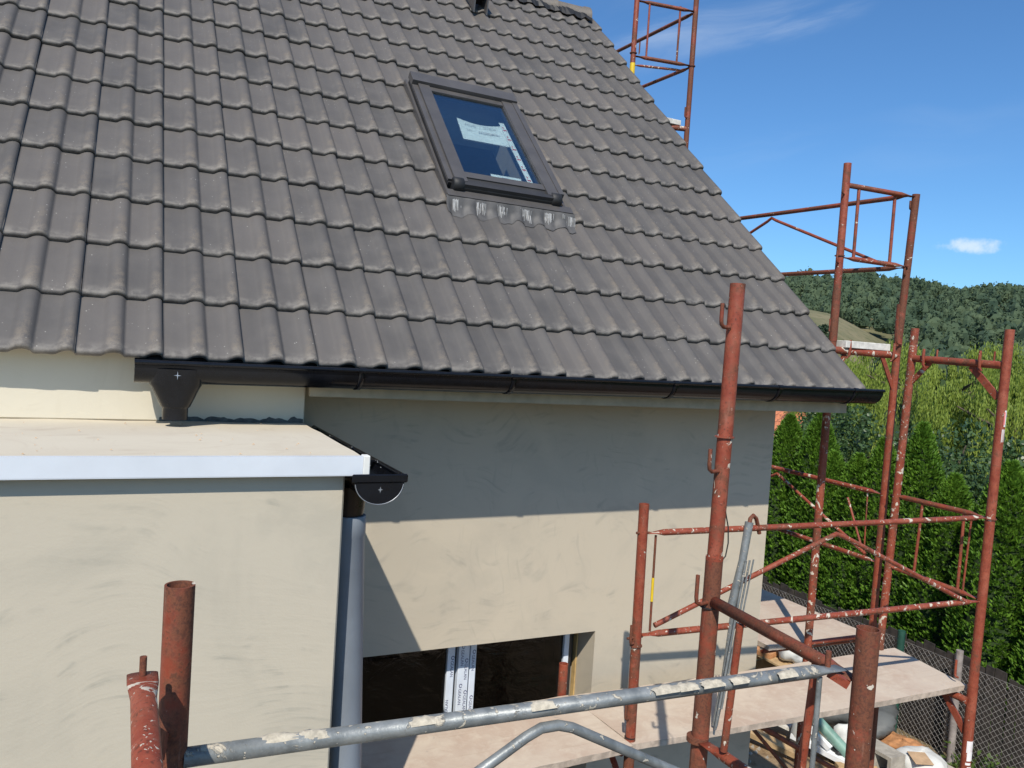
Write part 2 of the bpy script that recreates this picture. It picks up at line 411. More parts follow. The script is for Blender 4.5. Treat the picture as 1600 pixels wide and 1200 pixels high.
# ------------------------------------------------------------------ geometry helpers
class MB:
    """collects geometry in eave coordinates"""
    def __init__(s):
        s.v = []; s.f = []; s.sm = []

    def add(s, verts, faces, smooth=False):
        o = len(s.v)
        s.v += [tuple(p) for p in verts]
        s.f += [tuple(i + o for i in f) for f in faces]
        s.sm += [smooth] * len(faces)
        return s

    def hexa(s, p):     # 8 corners, bottom ring then top ring
        return s.add(p, [(3, 2, 1, 0), (4, 5, 6, 7), (0, 1, 5, 4), (1, 2, 6, 5), (2, 3, 7, 6), (3, 0, 4, 7)])

    def box(s, a, b):
        (x0, y0, z0), (x1, y1, z1) = a, b
        return s.hexa([(x0, y0, z0), (x1, y0, z0), (x1, y1, z0), (x0, y1, z0), (x0, y0, z1), (x1, y0, z1), (x1, y1, z1), (x0, y1, z1)])

    def cbox(s, a, b, c=0.004):
        """box with chamfered edges along every edge"""
        (x0, y0, z0), (x1, y1, z1) = a, b
        vs = []; idx = {}
        for ix, (X, sx) in enumerate(((x0, 1), (x1, -1))):
            for iy, (Y, sy) in enumerate(((y0, 1), (y1, -1))):
                for iz, (Z, sz) in enumerate(((z0, 1), (z1, -1))):
                    for ax in range(3):
                        p = [X + sx * c, Y + sy * c, Z + sz * c]
                        p[ax] = (X, Y, Z)[ax]
                        idx[ix, iy, iz, ax] = len(vs); vs.append(p)
        fs = []
        I = lambda a_, b_, c_, ax: idx[a_, b_, c_, ax]
        for k in (0, 1):
            q = [I(k, 0, 0, 0), I(k, 1, 0, 0), I(k, 1, 1, 0), I(k, 0, 1, 0)]; fs.append(q if k else q[::-1])
            q = [I(0, k, 0, 1), I(0, k, 1, 1), I(1, k, 1, 1), I(1, k, 0, 1)]; fs.append(q if k else q[::-1])
            q = [I(0, 0, k, 2), I(1, 0, k, 2), I(1, 1, k, 2), I(0, 1, k, 2)]; fs.append(q if k else q[::-1])
        for a_ in (0, 1):
            for b_ in (0, 1):
                q = [I(a_, b_, 0, 0), I(a_, b_, 0, 1), I(a_, b_, 1, 1), I(a_, b_, 1, 0)]; fs.append(q)
                q = [I(a_, 0, b_, 0), I(a_, 0, b_, 2), I(a_, 1, b_, 2), I(a_, 1, b_, 0)]; fs.append(q)
                q = [I(0, a_, b_, 1), I(0, a_, b_, 2), I(1, a_, b_, 2), I(1, a_, b_, 1)]; fs.append(q)
                for c_ in (0, 1):
                    fs.append([I(a_, b_, c_, 0), I(a_, b_, c_, 1), I(a_, b_, c_, 2)])
        return s.add(vs, fs)

    def tube(s, pts, r, n=14, cap=True, hollow=0.0):
        """tube along a polyline; r a number or one per point; hollow = depth of the open bore at the start and its wall"""
        pts = [Vector(p) for p in pts]
        rs = r if isinstance(r, (list, tuple)) else [r] * len(pts)
        rings = []
        ref = None
        for i, p in enumerate(pts):
            d = (pts[min(i + 1, len(pts) - 1)] - pts[max(i - 1, 0)]).normalized()
            if ref is None:
                ref = Vector((0, 0, 1)) if abs(d.z) < 0.9 else Vector((0, 1, 0))
            ref = (ref - d * ref.dot(d)).normalized()
            w = d.cross(ref)
            rings.append((p, d, ref.copy(), w))
        vs = []; fs = []
        for (p, d, u, w), rr in zip(rings, rs):
            for k in range(n):
                a_ = 2 * math.pi * k / n
                vs.append(p + (u * math.cos(a_) + w * math.sin(a_)) * rr)
        for i in range(len(pts) - 1):
            for k in range(n):
                fs.append((i * n + k, i * n + (k + 1) % n, (i + 1) * n + (k + 1) % n, (i + 1) * n + k))
        s.add(vs, fs, True)
        if cap:
            if not hollow:
                s.add([p for p in vs[:n]], [tuple(range(n))[::-1]])
            s.add([p for p in vs[-n:]], [tuple(range(n))])
        if hollow:
            p, d, u, w = rings[0]
            ri = rs[0] - 0.0035
            iv = []
            for q in (p, p + d * hollow):
                for k in range(n):
                    a_ = 2 * math.pi * k / n
                    iv.append(q + (u * math.cos(a_) + w * math.sin(a_)) * ri)
            s.add(iv, [(k, n + k, n + (k + 1) % n, (k + 1) % n) for k in range(n)], True)
            s.add(vs[:n] + iv[:n], [(k, n + k, n + (k + 1) % n, (k + 1) % n) for k in range(n)])
            s.add(iv[n:], [tuple(range(n))])
        return s


ROOTLOC = {}


def place(o, parent, loc):
    scene.collection.objects.link(o)
    if parent is None:
        o.location = (loc[0], loc[1], loc[2] + EAVE)
        ROOTLOC[o] = Vector(loc)
    else:
        o.parent = parent
        ROOTLOC[o] = ROOTLOC[parent]


def tag(o, label, cat, group=None):
    o['label'] = label
    if cat: o['category'] = cat
    if group: o['group'] = group
    return o


def thing(name, label, cat, loc, group=None):
    o = bpy.data.objects.new(name, None)
    o.empty_display_size = 0.2
    place(o, None, loc)
    return tag(o, label, cat, group)


def obj(name, mb, mat, parent=None, loc=None, label=None, cat=None, group=None, kind=None):
    base = ROOTLOC[parent] if parent is not None else Vector(loc or (0, 0, 0))
    me = bpy.data.meshes.new(name)
    me.from_pydata([(p[0] - base.x, p[1] - base.y, p[2] - base.z) for p in mb.v], [], mb.f)
    me.polygons.foreach_set('use_smooth', mb.sm)
    me.materials.append(MATS[mat])
    me.update()
    o = bpy.data.objects.new(name, me)
    place(o, parent, base)
    if label: o['label'] = label
    if cat: o['category'] = cat
    if group: o['group'] = group
    if kind: o['kind'] = kind
    return o


def quads_object(name, P, mat, parent=None, loc=None, kind=None):
    """P: (N,4,3) array of leaf quads in eave coordinates"""
    base = ROOTLOC[parent] if parent is not None else Vector(loc or (0, 0, 0))
    P = np.asarray(P, dtype=np.float32) - np.array(base, dtype=np.float32)
    n = len(P)
    me = bpy.data.meshes.new(name)
    me.vertices.add(n * 4); me.loops.add(n * 4); me.polygons.add(n)
    me.vertices.foreach_set('co', P.reshape(-1))
    me.loops.foreach_set('vertex_index', np.arange(n * 4, dtype=np.int32))
    me.polygons.foreach_set('loop_start', np.arange(0, n * 4, 4, dtype=np.int32))
    me.materials.append(MATS[mat])
    me.update(calc_edges=True)
    me.validate()
    o = bpy.data.objects.new(name, me)
    place(o, parent, base)
    if kind: o['kind'] = kind
    return o


def leaf_quads(C, D, L, Wd, rng):
    """diamond leaves: centre C, long axis D, lengths L, widths Wd"""
    D = D / np.linalg.norm(D, axis=1, keepdims=True)
    r = rng.normal(size=C.shape)
    S = np.cross(D, r); S /= np.linalg.norm(S, axis=1, keepdims=True) + 1e-9
    L = np.asarray(L)[:, None]; Wd = np.asarray(Wd)[:, None]
    return np.stack([C - D * L * .5, C + S * Wd * .5 - D * L * .05, C + D * L * .5, C - S * Wd * .5 - D * L * .05], axis=1)


# ------------------------------------------------------------------ ground and hill
g = MB()
g.add([(-900, -900, -EAVE), (1600, -900, -EAVE), (1600, 1600, -EAVE), (-900, 1600, -EAVE)], [(0, 1, 2, 3)])
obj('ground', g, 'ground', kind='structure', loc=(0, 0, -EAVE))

CX, CY = -0.13, -3.38


def hill_z(az, d):
    """terrain height above the eave level at azimuth az (degrees from +y) and distance d"""
    t_ = min(1.0, max(0.0, (d - 120) / 260.0)); t_ = t_ * t_ * (3 - 2 * t_)
    el = 5.0 - 0.055 * (az - 44) + 0.22 * math.sin(az * 0.55) + 0.12 * math.sin(az * 1.7)
    main = -4.5 + t_ * (380 * math.tan(math.radians(el)) + 4.5) - max(0, d - 400) * 0.10
    main += 1.5 * math.sin(d * 0.05 + az * 0.3) * t_
    # bare spur in front of the wooded hill
    eln = np.interp(az, [30, 40, 45.7, 47.5, 48.8, 50.2, 51.6, 53.5, 56], [5.6, 5.0, 4.05, 3.75, 3.1, 2.35, 1.45, 0.2, -1.3])
    spur = 215 * math.tan(math.radians(eln)) - abs(d - 215) * (0.16 if d < 215 else 0.22)
    return max(main, spur, -4.5), spur > main


mb = MB()
azs = np.linspace(22, 84, 100); ds = np.concatenate([np.linspace(90, 420, 56), np.linspace(440, 700, 8)])
for az in azs:
    for d in ds:
        z_, _ = hill_z(az, d)
        mb.v.append((CX + d * math.sin(math.radians(az)), CY + d * math.cos(math.radians(az)), z_))
nd = len(ds)
for i in range(len(azs) - 1):
    for j in range(nd - 1):
        mb.f.append((i * nd + j, i * nd + j + 1, (i + 1) * nd + j + 1, (i + 1) * nd + j)); mb.sm.append(True)
obj('hill', mb, 'hill', kind='structure', loc=(0, 0, 0))

rng = np.random.default_rng(21)
quads = []
trunks = MB()
bq = []
made = 0
while made < 2600:
    az = rng.uniform(36, 70); d = 400 - 270 * rng.uniform() ** 1.25
    z_, on_spur = hill_z(az, d)
    if z_ < -4.2 or (on_spur and rng.uniform() > 0.05 and 185 < d < 235 and az < 52.5):
        continue
    if on_spur and az < 52.5 and rng.uniform() > (0.06 if d > 165 else 0.25):
        continue
    if d > 382 and rng.uniform() > 0.5:
        continue
    made += 1
    x = CX + d * math.sin(math.radians(az)); y = CY + d * math.cos(math.radians(az))
    tall = rng.uniform(4.5, 8.5); wr = rng.uniform(1.5, 2.9)
    ridge = d > 360
    if ridge:
        tall = rng.uniform(4.5, 9.5); wr = rng.uniform(1.0, 2.2)
    if on_spur:
        tall *= 0.4; wr *= 0.5
    nq = 105
    th_ = rng.uniform(0, 2 * math.pi, nq); cz = rng.uniform(-1, 1, nq)
    rr = np.sqrt(1 - cz ** 2)
    pa = rng.uniform(0, 6.28, 3)
    lump = (0.80 + 0.22 * np.sin(3 * th_ + pa[0]) + 0.18 * np.sin(4 * cz + 2 * th_ + pa[1])) * (0.75 + 0.3 * rng.uniform(size=nq))
    ch = tall * (0.36 if not ridge else 0.30)
    C = np.stack([x + wr * rr * np.cos(th_) * lump, y + wr * rr * np.sin(th_) * lump, z_ + tall - ch + ch * cz * lump], axis=1)
    quads.append(leaf_quads(C, rng.normal(size=(nq, 3)), rng.uniform(0.45, 1.0, nq), rng.uniform(0.35, 0.75, nq), rng))
    if not on_spur:
        bl = MB()
        for i_ in range(5):
            tt_ = math.pi * (i_ + 0.5) / 5
            for k_ in range(7):
                aa_ = 2 * math.pi * k_ / 7
                lr = 0.60 + 0.16 * math.sin(3 * aa_ + pa[0]) + 0.10 * math.sin(2 * tt_ * 2 + pa[1])
                bl.v.append((x + wr * lr * math.sin(tt_) * math.cos(aa_), y + wr * lr * math.sin(tt_) * math.sin(aa_), z_ + tall - ch + ch * 0.92 * math.cos(tt_)))
        for i_ in range(4):
            for k_ in range(7):
                bq.append([bl.v[i_ * 7 + k_], bl.v[(i_ + 1) * 7 + k_], bl.v[(i_ + 1) * 7 + (k_ + 1) % 7], bl.v[i_ * 7 + (k_ + 1) % 7]])
        bq.append([bl.v[0], bl.v[2], bl.v[4], bl.v[5]])
    if ridge:
        trunks.tube([(x, y, z_ - 0.5), (x + 0.2, y, z_ + tall * 0.85)], 0.16, 4, False)
quads_object('forest', np.concatenate(quads + [np.array(bq)]), 'forest', kind='stuff', loc=(0, 0, 0))
bpy.data.objects['forest']['label'] = 'dark green forest covering the distant hill'
obj('forest_trunks', trunks, 'bark', kind='stuff', loc=(0, 0, 0))
bpy.data.objects['forest_trunks']['label'] = 'thin tree trunks along the ridge of the wooded hill'

# ------------------------------------------------------------------ the house
TH = 0.763149; G = 0.33158
ct, sn = math.cos(TH), math.sin(TH)
XL, XV = -7.0, 3.85              # roof from far left to the right verge
RIDGE_V = 15 * G - 0.02
WY = 0.46; WX = 3.617            # front wall plane, gable wall plane


def RP(u, v, h):
    return (u, v * ct - h * sn, v * sn + h * ct)


def rbox(mb_, u0, u1, v0, v1, h0, h1):
    return mb_.hexa([RP(u0, v0, h0), RP(u1, v0, h0), RP(u1, v1, h0), RP(u0, v1, h0), RP(u0, v0, h1), RP(u1, v0, h1), RP(u1, v1, h1), RP(u0, v1, h1)])


house = thing('house', 'rendered house with dark grey tiled pitched roof and black gutter', 'house', (-1.5, 3.2, -EAVE))

# main walls: one shell with a window opening
OX0, OX1, OZ0, OZ1 = 0.74, 2.37, -2.72, -1.478
RY = RIDGE_V * ct                       # y of the ridge
BY = 2 * RY - WY
zt = -0.05 + 0.46 * math.tan(TH) - 0.20
zr = RIDGE_V * sn - 0.20
w = MB()
x0, x1 = XL + 0.3, WX
# front face in pieces round the opening (shared edges, no overlap)
xs = [x0, OX0, OX1, x1]; zs = [-EAVE - 0.05, OZ0, OZ1, zt]
vid = {}
for i, X in enumerate(xs):
    for k, Z in enumerate(zs):
        vid[i, k] = len(w.v); w.v.append((X, WY, Z))
for i in range(3):
    for k in range(3):
        if (i, k) == (1, 1): continue
        w.f.append((vid[i, k], vid[i + 1, k], vid[i + 1, k + 1], vid[i, k + 1])); w.sm.append(False)
b0 = len(w.v)
w.v += [(OX0, WY + 0.30, OZ0), (OX1, WY + 0.30, OZ0), (OX1, WY + 0.30, OZ1), (OX0, WY + 0.30, OZ1)]
fr_ = [vid[1, 1], vid[2, 1], vid[2, 2], vid[1, 2]]
for k in range(4):
    w.f.append((fr_[k], b0 + k, b0 + (k + 1) % 4, fr_[(k + 1) % 4])); w.sm.append(False)
# gables and back
gr = len(w.v)
w.v += [(x1, WY, -EAVE - 0.05), (x1, BY, -EAVE - 0.05), (x1, BY, zt), (x1, RY, zr), (x1, WY, zt),
        (x0, WY, -EAVE - 0.05), (x0, BY, -EAVE - 0.05), (x0, BY, zt), (x0, RY, zr), (x0, WY, zt)]
w.f += [(gr, gr + 1, gr + 2, gr + 3, gr + 4), (gr + 9, gr + 8, gr + 7, gr + 6, gr + 5), (gr + 1, gr + 6, gr + 7, gr + 2)]
w.sm += [False] * 3
obj('wall', w, 'stucco', house)

# projecting bay with its flat top and the strip of wall above it
BX = 0.512; BFY = -0.885
mb = MB(); mb.cbox((XL + 0.3, BFY, -EAVE - 0.05), (BX, WY - 0.003, -0.312), 0.006)
obj('bay_wall', mb, 'stucco_bay', house)
mb = MB(); mb.cbox((XL + 0.3, 0.12, -0.262), (0.576, WY - 0.003, 0.10), 0.004)
obj('upper_wall', mb, 'stucco_band', house)
# bay top: gently uneven slab
mb = MB()
nx, ny = 60, 8
for i in range(nx + 1):
    for j in range(ny + 1):
        X = XL + 0.3 + (0.572 - XL - 0.3) * i / nx; Y = -0.921 + (WY - 0.006 + 0.921) * j / ny
        mb.v.append((X, Y, -0.262 + 0.0035 * math.sin(X * 7 + j) * math.sin(Y * 9 + i * .7)))
for i in range(nx):
    for j in range(ny):
        a_ = i * (ny + 1) + j
        mb.f.append((a_, a_ + ny + 1, a_ + ny + 2, a_ + 1)); mb.sm.append(True)
mb.box((XL + 0.3, -0.921, -0.309), (0.572, WY - 0.006, -0.270))
obj('bay_roof', mb, 'bay_top', house)
mb = MB()
mb.box((XL + 0.3, -0.9275, -0.310), (0.556, -0.9215, -0.2515))
mb.box((XL + 0.3, -0.9210, -0.2575), (0.556, -0.900, -0.2520))
mb.box((XL + 0.3, -0.9270, -0.3125), (0.556, -0.905, -0.3105))
obj('bay_fascia', mb, 'white_metal', house)
mb = MB(); mb.cbox((0.5565, -0.9310, -0.3130), (0.5775, -0.895, -0.2485), 0.002)
obj('corner_cap', mb, 'white_cap', house)
mb = MB()      # trodden mortar crumbs and leaves on the bay top, dark sealing strip along the wall
for k in range(34):
    x = random.uniform(-0.5, 0.55); y = random.uniform(-0.88, 0.08); r_ = random.uniform(0.0015, 0.005)
    mb.add([(x - r_, y, -0.2585), (x + r_, y - r_, -0.2580), (x + r_ * .6, y + r_, -0.2585), (x, y, -0.2585 + r_ * 0.9)], [(0, 1, 3), (1, 2, 3), (2, 0, 3)])
o = obj('grit', mb, 'cardboard', house, kind='stuff')
mb = MB()
n = 44
prof = []
for i in range(n + 1):
    x = 0.0 + 0.572 * i / n
    prof.append((x, -0.2585 + 0.010 + 0.006 * math.sin(i * 1.1) * math.sin(i * 0.37) + 0.009 * random.random() * (0.4 + i / n)))
for i, (x, z) in enumerate(prof):
    mb.v += [(x, 0.1185, -0.262), (x, 0.1180, z)]
for i in range(n):
    mb.f.append((2 * i, 2 * i + 2, 2 * i + 3, 2 * i + 1)); mb.sm.append(False)
obj('sealing_strip', mb, 'damp', house)

# eave fascia
mb = MB(); mb.box((0.58, 0.045, -0.139), (3.772, 0.07, 0.03))
obj('eave_fascia', mb, 'fascia', house)
mb = MB(); mb.add([(-0.10, 0.050, 0.012), (3.79, 0.050, 0.012), (3.79, 0.004, -0.055), (-0.10, 0.004, -0.055)], [(0, 1, 2, 3)]); mb.add([(-0.10, 0.0515, 0.012), (3.79, 0.0515, 0.012), (3.79, 0.0055, -0.055), (-0.10, 0.0055, -0.055)], [(3, 2, 1, 0)])
obj('eave_light_stop', mb, 'black_matt', house)  # added sheet that stops sun leaking between tiles and gutter onto the wall
# barge boards under the verge
mb = MB(); rbox(mb, 3.775, 3.80, 0.10, RIDGE_V - 0.12, -0.20, -0.055)
obj('barge_board', mb, 'fascia', house)

# roof body: slab with the roof-window opening, and the rear slope
SU0, SU1, SV0, SV1 = 1.53, 2.24, 1.46, 2.58
roof = MB()
rbox(roof, XL, SU0, 0.22, RIDGE_V - 0.02, -0.13, -0.050)
rbox(roof, SU1, 3.774, 0.22, RIDGE_V - 0.02, -0.13, -0.050)
rbox(roof, SU0, SU1, 0.22, SV0, -0.13, -0.050)
rbox(roof, SU0, SU1, SV1, RIDGE_V - 0.02, -0.13, -0.050)
y_r, z_r = RIDGE_V * ct, RIDGE_V * sn
bk = lambda u, v, h: (u, 2 * y_r - (v * ct - h * sn), v * sn + h * ct)
roof.hexa([bk(u, v, h) for h in (-0.10, 0.03) for u, v in ((XL, 0), (XV, 0), (XV, RIDGE_V), (XL, RIDGE_V))])
roof_o = obj('roof', roof, 'tile', house)

# one roof tile: two pans and two rolls
PROF = [(0.0, -0.001), (0.008, 0.0), (0.045, 0.0005), (0.079, 0.0), (0.087, 0.0027), (0.096, 0.0099), (0.106, 0.0166), (0.118, 0.0212), (0.131, 0.0227),
        (0.144, 0.0209), (0.153, 0.0155), (0.1600, 0.0067), (0.1645, 0.0007), (0.170, 0.0), (0.20, 0.0005), (0.229, 0.0), (0.237, 0.0027), (0.246, 0.0099), (0.256, 0.0166),
        (0.268, 0.0212), (0.280, 0.0225), (0.2910, 0.0193), (0.2972, 0.0117), (0.2994, 0.0032)]
THK = 0.0255
TL = 0.40


def tile_mesh(name, prof):
    m_ = MB()
    np_ = len(prof)
    rows = []
    fall = THK / G
    for (yy, dz, cut) in ((0.0, 0.0, 0.42), (0.0025, 0.0, 0.72), (0.008, 0.0, 0.92), (0.018, 0.0, 1.0), (0.10, 0, 1.0), (TL, 0, 1.0)):
        rows.append([(x, yy, z + THK * cut - fall * yy) for x, z in prof])
    bot = [[(x, yy, z - fall * yy) for x, z in prof] for yy in (0.003, TL)]
    allr = [bot[1], bot[0]] + rows
    for r_ in allr:
        m_.v += r_
    for i in range(len(allr) - 1):
        for k in range(np_ - 1):
            m_.f.append((i * np_ + k, i * np_ + k + 1, (i + 1) * np_ + k + 1, (i + 1) * np_ + k)); m_.sm.append(i > 1)
    # ends
    for k in (0, np_ - 1):
        ring = [i * np_ + k for i in range(len(allr))]
        m_.f.append(tuple(ring if k else ring[::-1])); m_.sm.append(False)
    me = bpy.data.meshes.new(name)
    me.from_pydata(m_.v, [], m_.f)
    me.polygons.foreach_set('use_smooth', m_.sm)
    me.materials.append(MATS['tile'])
    me.update()
    return me


def profile_at(x):
    xs_ = [p[0] for p in PROF]; zs_ = [p[1] for p in PROF]
    return float(np.interp((x % 0.30), xs_, zs_))


tile_me = tile_mesh('roof_tile', PROF)
cut_me = tile_mesh('cut_roof_tile', [(0.186, 0.0005)] + [p for p in PROF if p[0] > 0.19])
vp = [(x * 0.84, z) for x, z in PROF[:-3]] + [(0.247, 0.0215), (0.2535, 0.014), (0.2560, -0.035)]
verge_me = tile_mesh('verge_tile', vp)
RB = Matrix(((1, 0, 0), (0, ct, -sn), (0, sn, ct)))
base = ROOTLOC[house]
stuff = MB()
for j in range(15):
    for i in range(-23, 13):
        if j in (4, 5, 6, 7) and i in (5, 6):
            continue
        v = j * G + random.uniform(-0.0038, 0.0038)
        u = i * 0.30 + random.uniform(-0.0016, 0.0016)
        h = -0.019 + random.uniform(-0.0012, 0.0020)
        me, nm = tile_me, 'roof_tile'
        if i == 12: me, nm = verge_me, 'verge_tile'
        elif i == 7 and j in (4, 5, 6, 7): me, nm = cut_me, 'cut_roof_tile'
        rot = RB @ Matrix.Rotation(random.uniform(-0.006, 0.006), 3, 'Z') @ Matrix.Rotation(random.uniform(-0.006, 0.006), 3, 'Y')
        mw = rot.to_4x4()
        mw.translation = Vector(RP(u, v, h)) - base
        if i >= -5 and not (i < -3 and j < 2):
            o = bpy.data.objects.new(nm, me)
            scene.collection.objects.link(o)
            o.parent = roof_o
            o.matrix_local = mw
            ROOTLOC[o] = base
        else:
            mw.translation += base
            stuff.add([mw @ vv.co for vv in me.vertices], [tuple(p.vertices) for p in me.polygons])
stuff.sm = [True] * len(stuff.f)
obj('roof_tiles', stuff, 'tile_far', roof_o, kind='stuff')

# ridge tiles and the black ridge roll under them
for k in range(27):
    xr = 3.80 - k * 0.37
    m_ = MB()
    n = 14
    secs = [(xr, 0.116), (xr - 0.05, 0.114), (xr - 0.06, 0.105), (xr - 0.41, 0.096)]
    for rin in (0.0, 0.016):
        for X, R in secs:
            for q in range(n + 1):
                a_ = math.radians(-25 + 230 * q / n)
                m_.v.append((X, y_r + (R - rin) * math.cos(a_) * 1.05, z_r - 0.045 + (R - rin) * math.sin(a_)))
    ns = len(secs)
    for s_ in range(2):
        for i in range(ns - 1):
            for q in range(n):
                b_ = s_ * ns * (n + 1)
                m_.f.append((b_ + i * (n + 1) + q, b_ + i * (n + 1) + q + 1, b_ + (i + 1) * (n + 1) + q + 1, b_ + (i + 1) * (n + 1) + q)); m_.sm.append(True)
    for q in range(n):
        b_ = ns * (n + 1)
        m_.f.append((q, q + 1, b_ + q + 1, b_ + q)); m_.sm.append(False)
    obj('ridge_tile', m_, 'tile', roof_o)
m_ = MB()
n = 260
for i in range(n + 1):
    X = XL + (3.80 - XL) * i / n
    m_.v += [RP(X, RIDGE_V - 0.07, 0.060), RP(X, RIDGE_V - 0.165 + 0.014 * math.sin(i * 2.1), 0.018 + profile_at(X) * 0.9)]
for i in range(n):
    m_.f.append((2 * i, 2 * i + 2, 2 * i + 3, 2 * i + 1)); m_.sm.append(False)
obj('ridge_roll', m_, 'black_matt', roof_o)

# small roof vent hood near the ridge
vent = MB()
U0, U1, V0, V1 = 2.405, 2.535, 4.19, 4.55
T0 = 0.018
vs = [RP(U0, V0 + 0.05, T0), RP(U0, V1, T0), RP(U0, V1, 0.15), RP(U0, V0 + 0.16, 0.17),
      RP(U0 + 0.012, V0 + 0.05, T0), RP(U0 + 0.012, V1, T0), RP(U0 + 0.012, V1, 0.15), RP(U0 + 0.012, V0 + 0.16, 0.17)]
vent.add(vs, [(0, 1, 2, 3), (7, 6, 5, 4), (0, 3, 7, 4), (3, 2, 6, 7), (1, 0, 4, 5)])
vs = [(U1 - U0 - 0.012 + p[0], p[1], p[2]) for p in vs]
vent.add(vs, [(0, 1, 2, 3), (7, 6, 5, 4), (0, 3, 7, 4), (3, 2, 6, 7), (1, 0, 4, 5)])
rbox(vent, U0 - 0.004, U1 + 0.004, V0 + 0.15, V1, 0.171, 0.183)
ventp = obj('roof_vent', vent, 'cladding', house)
vent = MB(); rbox(vent, U0 + 0.013, U1 - 0.013, V0 + 0.24, V0 + 0.25, T0, 0.168)
obj('vent_opening', vent, 'black_matt', ventp)

# ------------------------------------------------------------------ roof window
A0, A1, B0, B1 = 1.506, 2.262, 1.425, 2.645        # outer frame
sw_m = MB()
rbox(sw_m, A0, A0 + 0.030, B0 + 0.03, B1, -0.012, 0.070)       # outer left channel
rbox(sw_m, A1 - 0.030, A1, B0 + 0.03, B1, -0.012, 0.070)
rbox(sw_m, A0 + 0.031, A1 - 0.031, B0 + 0.03, B0 + 0.06, -0.012, 0.060)
rbox(sw_m, A0 + 0.031, A1 - 0.031, B1 - 0.03, B1, -0.012, 0.070)
rw = obj('roof_window', sw_m, 'clad_dark', house)
fr = MB()
rbox(fr, A0 + 0.034, A0 + 0.112, B0 + 0.02, B1 - 0.10, 0.045, 0.100)      # sash stiles
rbox(fr, A1 - 0.112, A1 - 0.034, B0 + 0.02, B1 - 0.10, 0.045, 0.100)
rbox(fr, A0 + 0.113, A1 - 0.113, B0 + 0.075, B0 + 0.130, 0.045, 0.094)
rbox(fr, A0 + 0.113, A1 - 0.113, B1 - 0.150, B1 - 0.101, 0.045, 0.092)
obj('sash', fr, 'cladding', rw)
fr = MB()
rbox(fr, A0 - 0.006, A1 + 0.006, B1 - 0.098, B1 + 0.012, 0.072, 0.118)
rbox(fr, A0 - 0.004, A0 + 0.033, B0 + 0.04, B1 - 0.099, 0.0705, 0.086)
rbox(fr, A1 - 0.033, A1 + 0.004, B0 + 0.04, B1 - 0.099, 0.0705, 0.104)
obj('hood', fr, 'cladding', rw)
fr = MB()
rbox(fr, A0 + 0.040, A1 - 0.040, B0 - 0.012, B0 + 0.019, 0.050, 0.098)
rbox(fr, A0 + 0.114, A1 - 0.114, B0 + 0.020, B0 + 0.074, 0.050, 0.086)
obj('bottom_rail', fr, 'clad_dark', rw)
fr = MB()
rbox(fr, A0 + 0.06, A1 - 0.06, B0 - 0.0135, B0 - 0.0125, 0.069, 0.076)
obj('rail_trim', fr, 'lead', rw)
for U in (A0 + 0.055, A1 - 0.055):
    fr = MB(); fr.tube([RP(U - 0.034, B0 + 0.018, 0.068), RP(U - 0.028, B0 + 0.018, 0.068), RP(U + 0.028, B0 + 0.018, 0.068), RP(U + 0.034, B0 + 0.018, 0.068)], [0.034, 0.043, 0.043, 0.034], 20)
    obj('corner_cover', fr, 'black_matt', rw)
fr = MB(); rbox(fr, A0 + 0.112, A1 - 0.112, B0 + 0.129, B1 - 0.149, 0.078, 0.082)
obj('pane', fr, 'skyglass', rw)
# inside: lining and a near-black sheet standing in for the unlit room
fr = MB()
rbox(fr, SU0 + 0.001, SU0 + 0.012, SV0, SV1, -0.30, 0.040)
rbox(fr, SU1 - 0.012, SU1 - 0.001, SV0, SV1, -0.30, 0.040)
rbox(fr, SU0 + 0.013, SU1 - 0.013, SV1 - 0.012, SV1 - 0.001, -0.30, 0.040)
rbox(fr, SU0 + 0.013, SU1 - 0.013, SV0 + 0.001, SV0 + 0.012, -0.30, 0.040)
obj('lining', fr, 'pine_inside', rw)
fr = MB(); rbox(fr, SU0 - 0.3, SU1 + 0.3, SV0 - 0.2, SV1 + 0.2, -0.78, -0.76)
obj('room_dark_sheet', fr, 'dark_room', rw)
# paper sheet stuck behind the pane, printed tape and small label
fr = MB()
n = 10
for i in range(n + 1):
    s_ = i / n
    U = 1.735 + 0.325 * s_
    fr.v += [RP(U, 1.985 + 0.002, 0.068), RP(U + 0.012, 2.235 - 0.035 * math.sin(s_ * math.pi) * 0.5, 0.072 - 0.012 * math.sin(s_ * math.pi))]
for i in range(n):
    fr.f.append((2 * i, 2 * i + 2, 2 * i + 3, 2 * i + 1)); fr.sm.append(True)
sheet = obj('paper_sheet', fr, 'paper', rw)
fr = MB()
for row, (v0, a_, b_) in enumerate(((2.165, 0.05, 0.12), (2.168, 0.18, 0.26), (2.10, 0.05, 0.08), (2.092, 0.13, 0.27), (2.098, 0.17, 0.25))):
    x = 1.74 + a_
    while x < 1.74 + b_:
        q = random.uniform(0.006, 0.013)
        rbox(fr, x, x + q * 0.75, v0, v0 + random.uniform(0.008, 0.016), 0.0728, 0.0732)
        x += q * 1.4
obj('handwriting', fr, 'grey_ink', sheet)
fr = MB(); rbox(fr, 2.060, 2.098, 1.555, 2.275, 0.0735, 0.0742)
tape = obj('tape', fr, 'paper', rw)
fr = MB()
for k in range(6):
    v_ = 1.60 + k * 0.115
    rbox(fr, 2.066, 2.092, v_, v_ + 0.016, 0.0746, 0.0750)
    rbox(fr, 2.071, 2.079, v_ + 0.03, v_ + 0.05, 0.0746, 0.0750)
obj('print', fr, 'red_ink', tape)
fr = MB(); rbox(fr, 1.815, 2.02, 1.556, 1.612, 0.0735, 0.0742)
lab = obj('sticker', fr, 'paper', rw)
fr = MB()
rbox(fr, 1.885, 1.925, 1.576, 1.590, 0.0746, 0.0750); rbox(fr, 1.945, 2.0, 1.570, 1.575, 0.0746, 0.0750)
obj('print', fr, 'ink', lab)
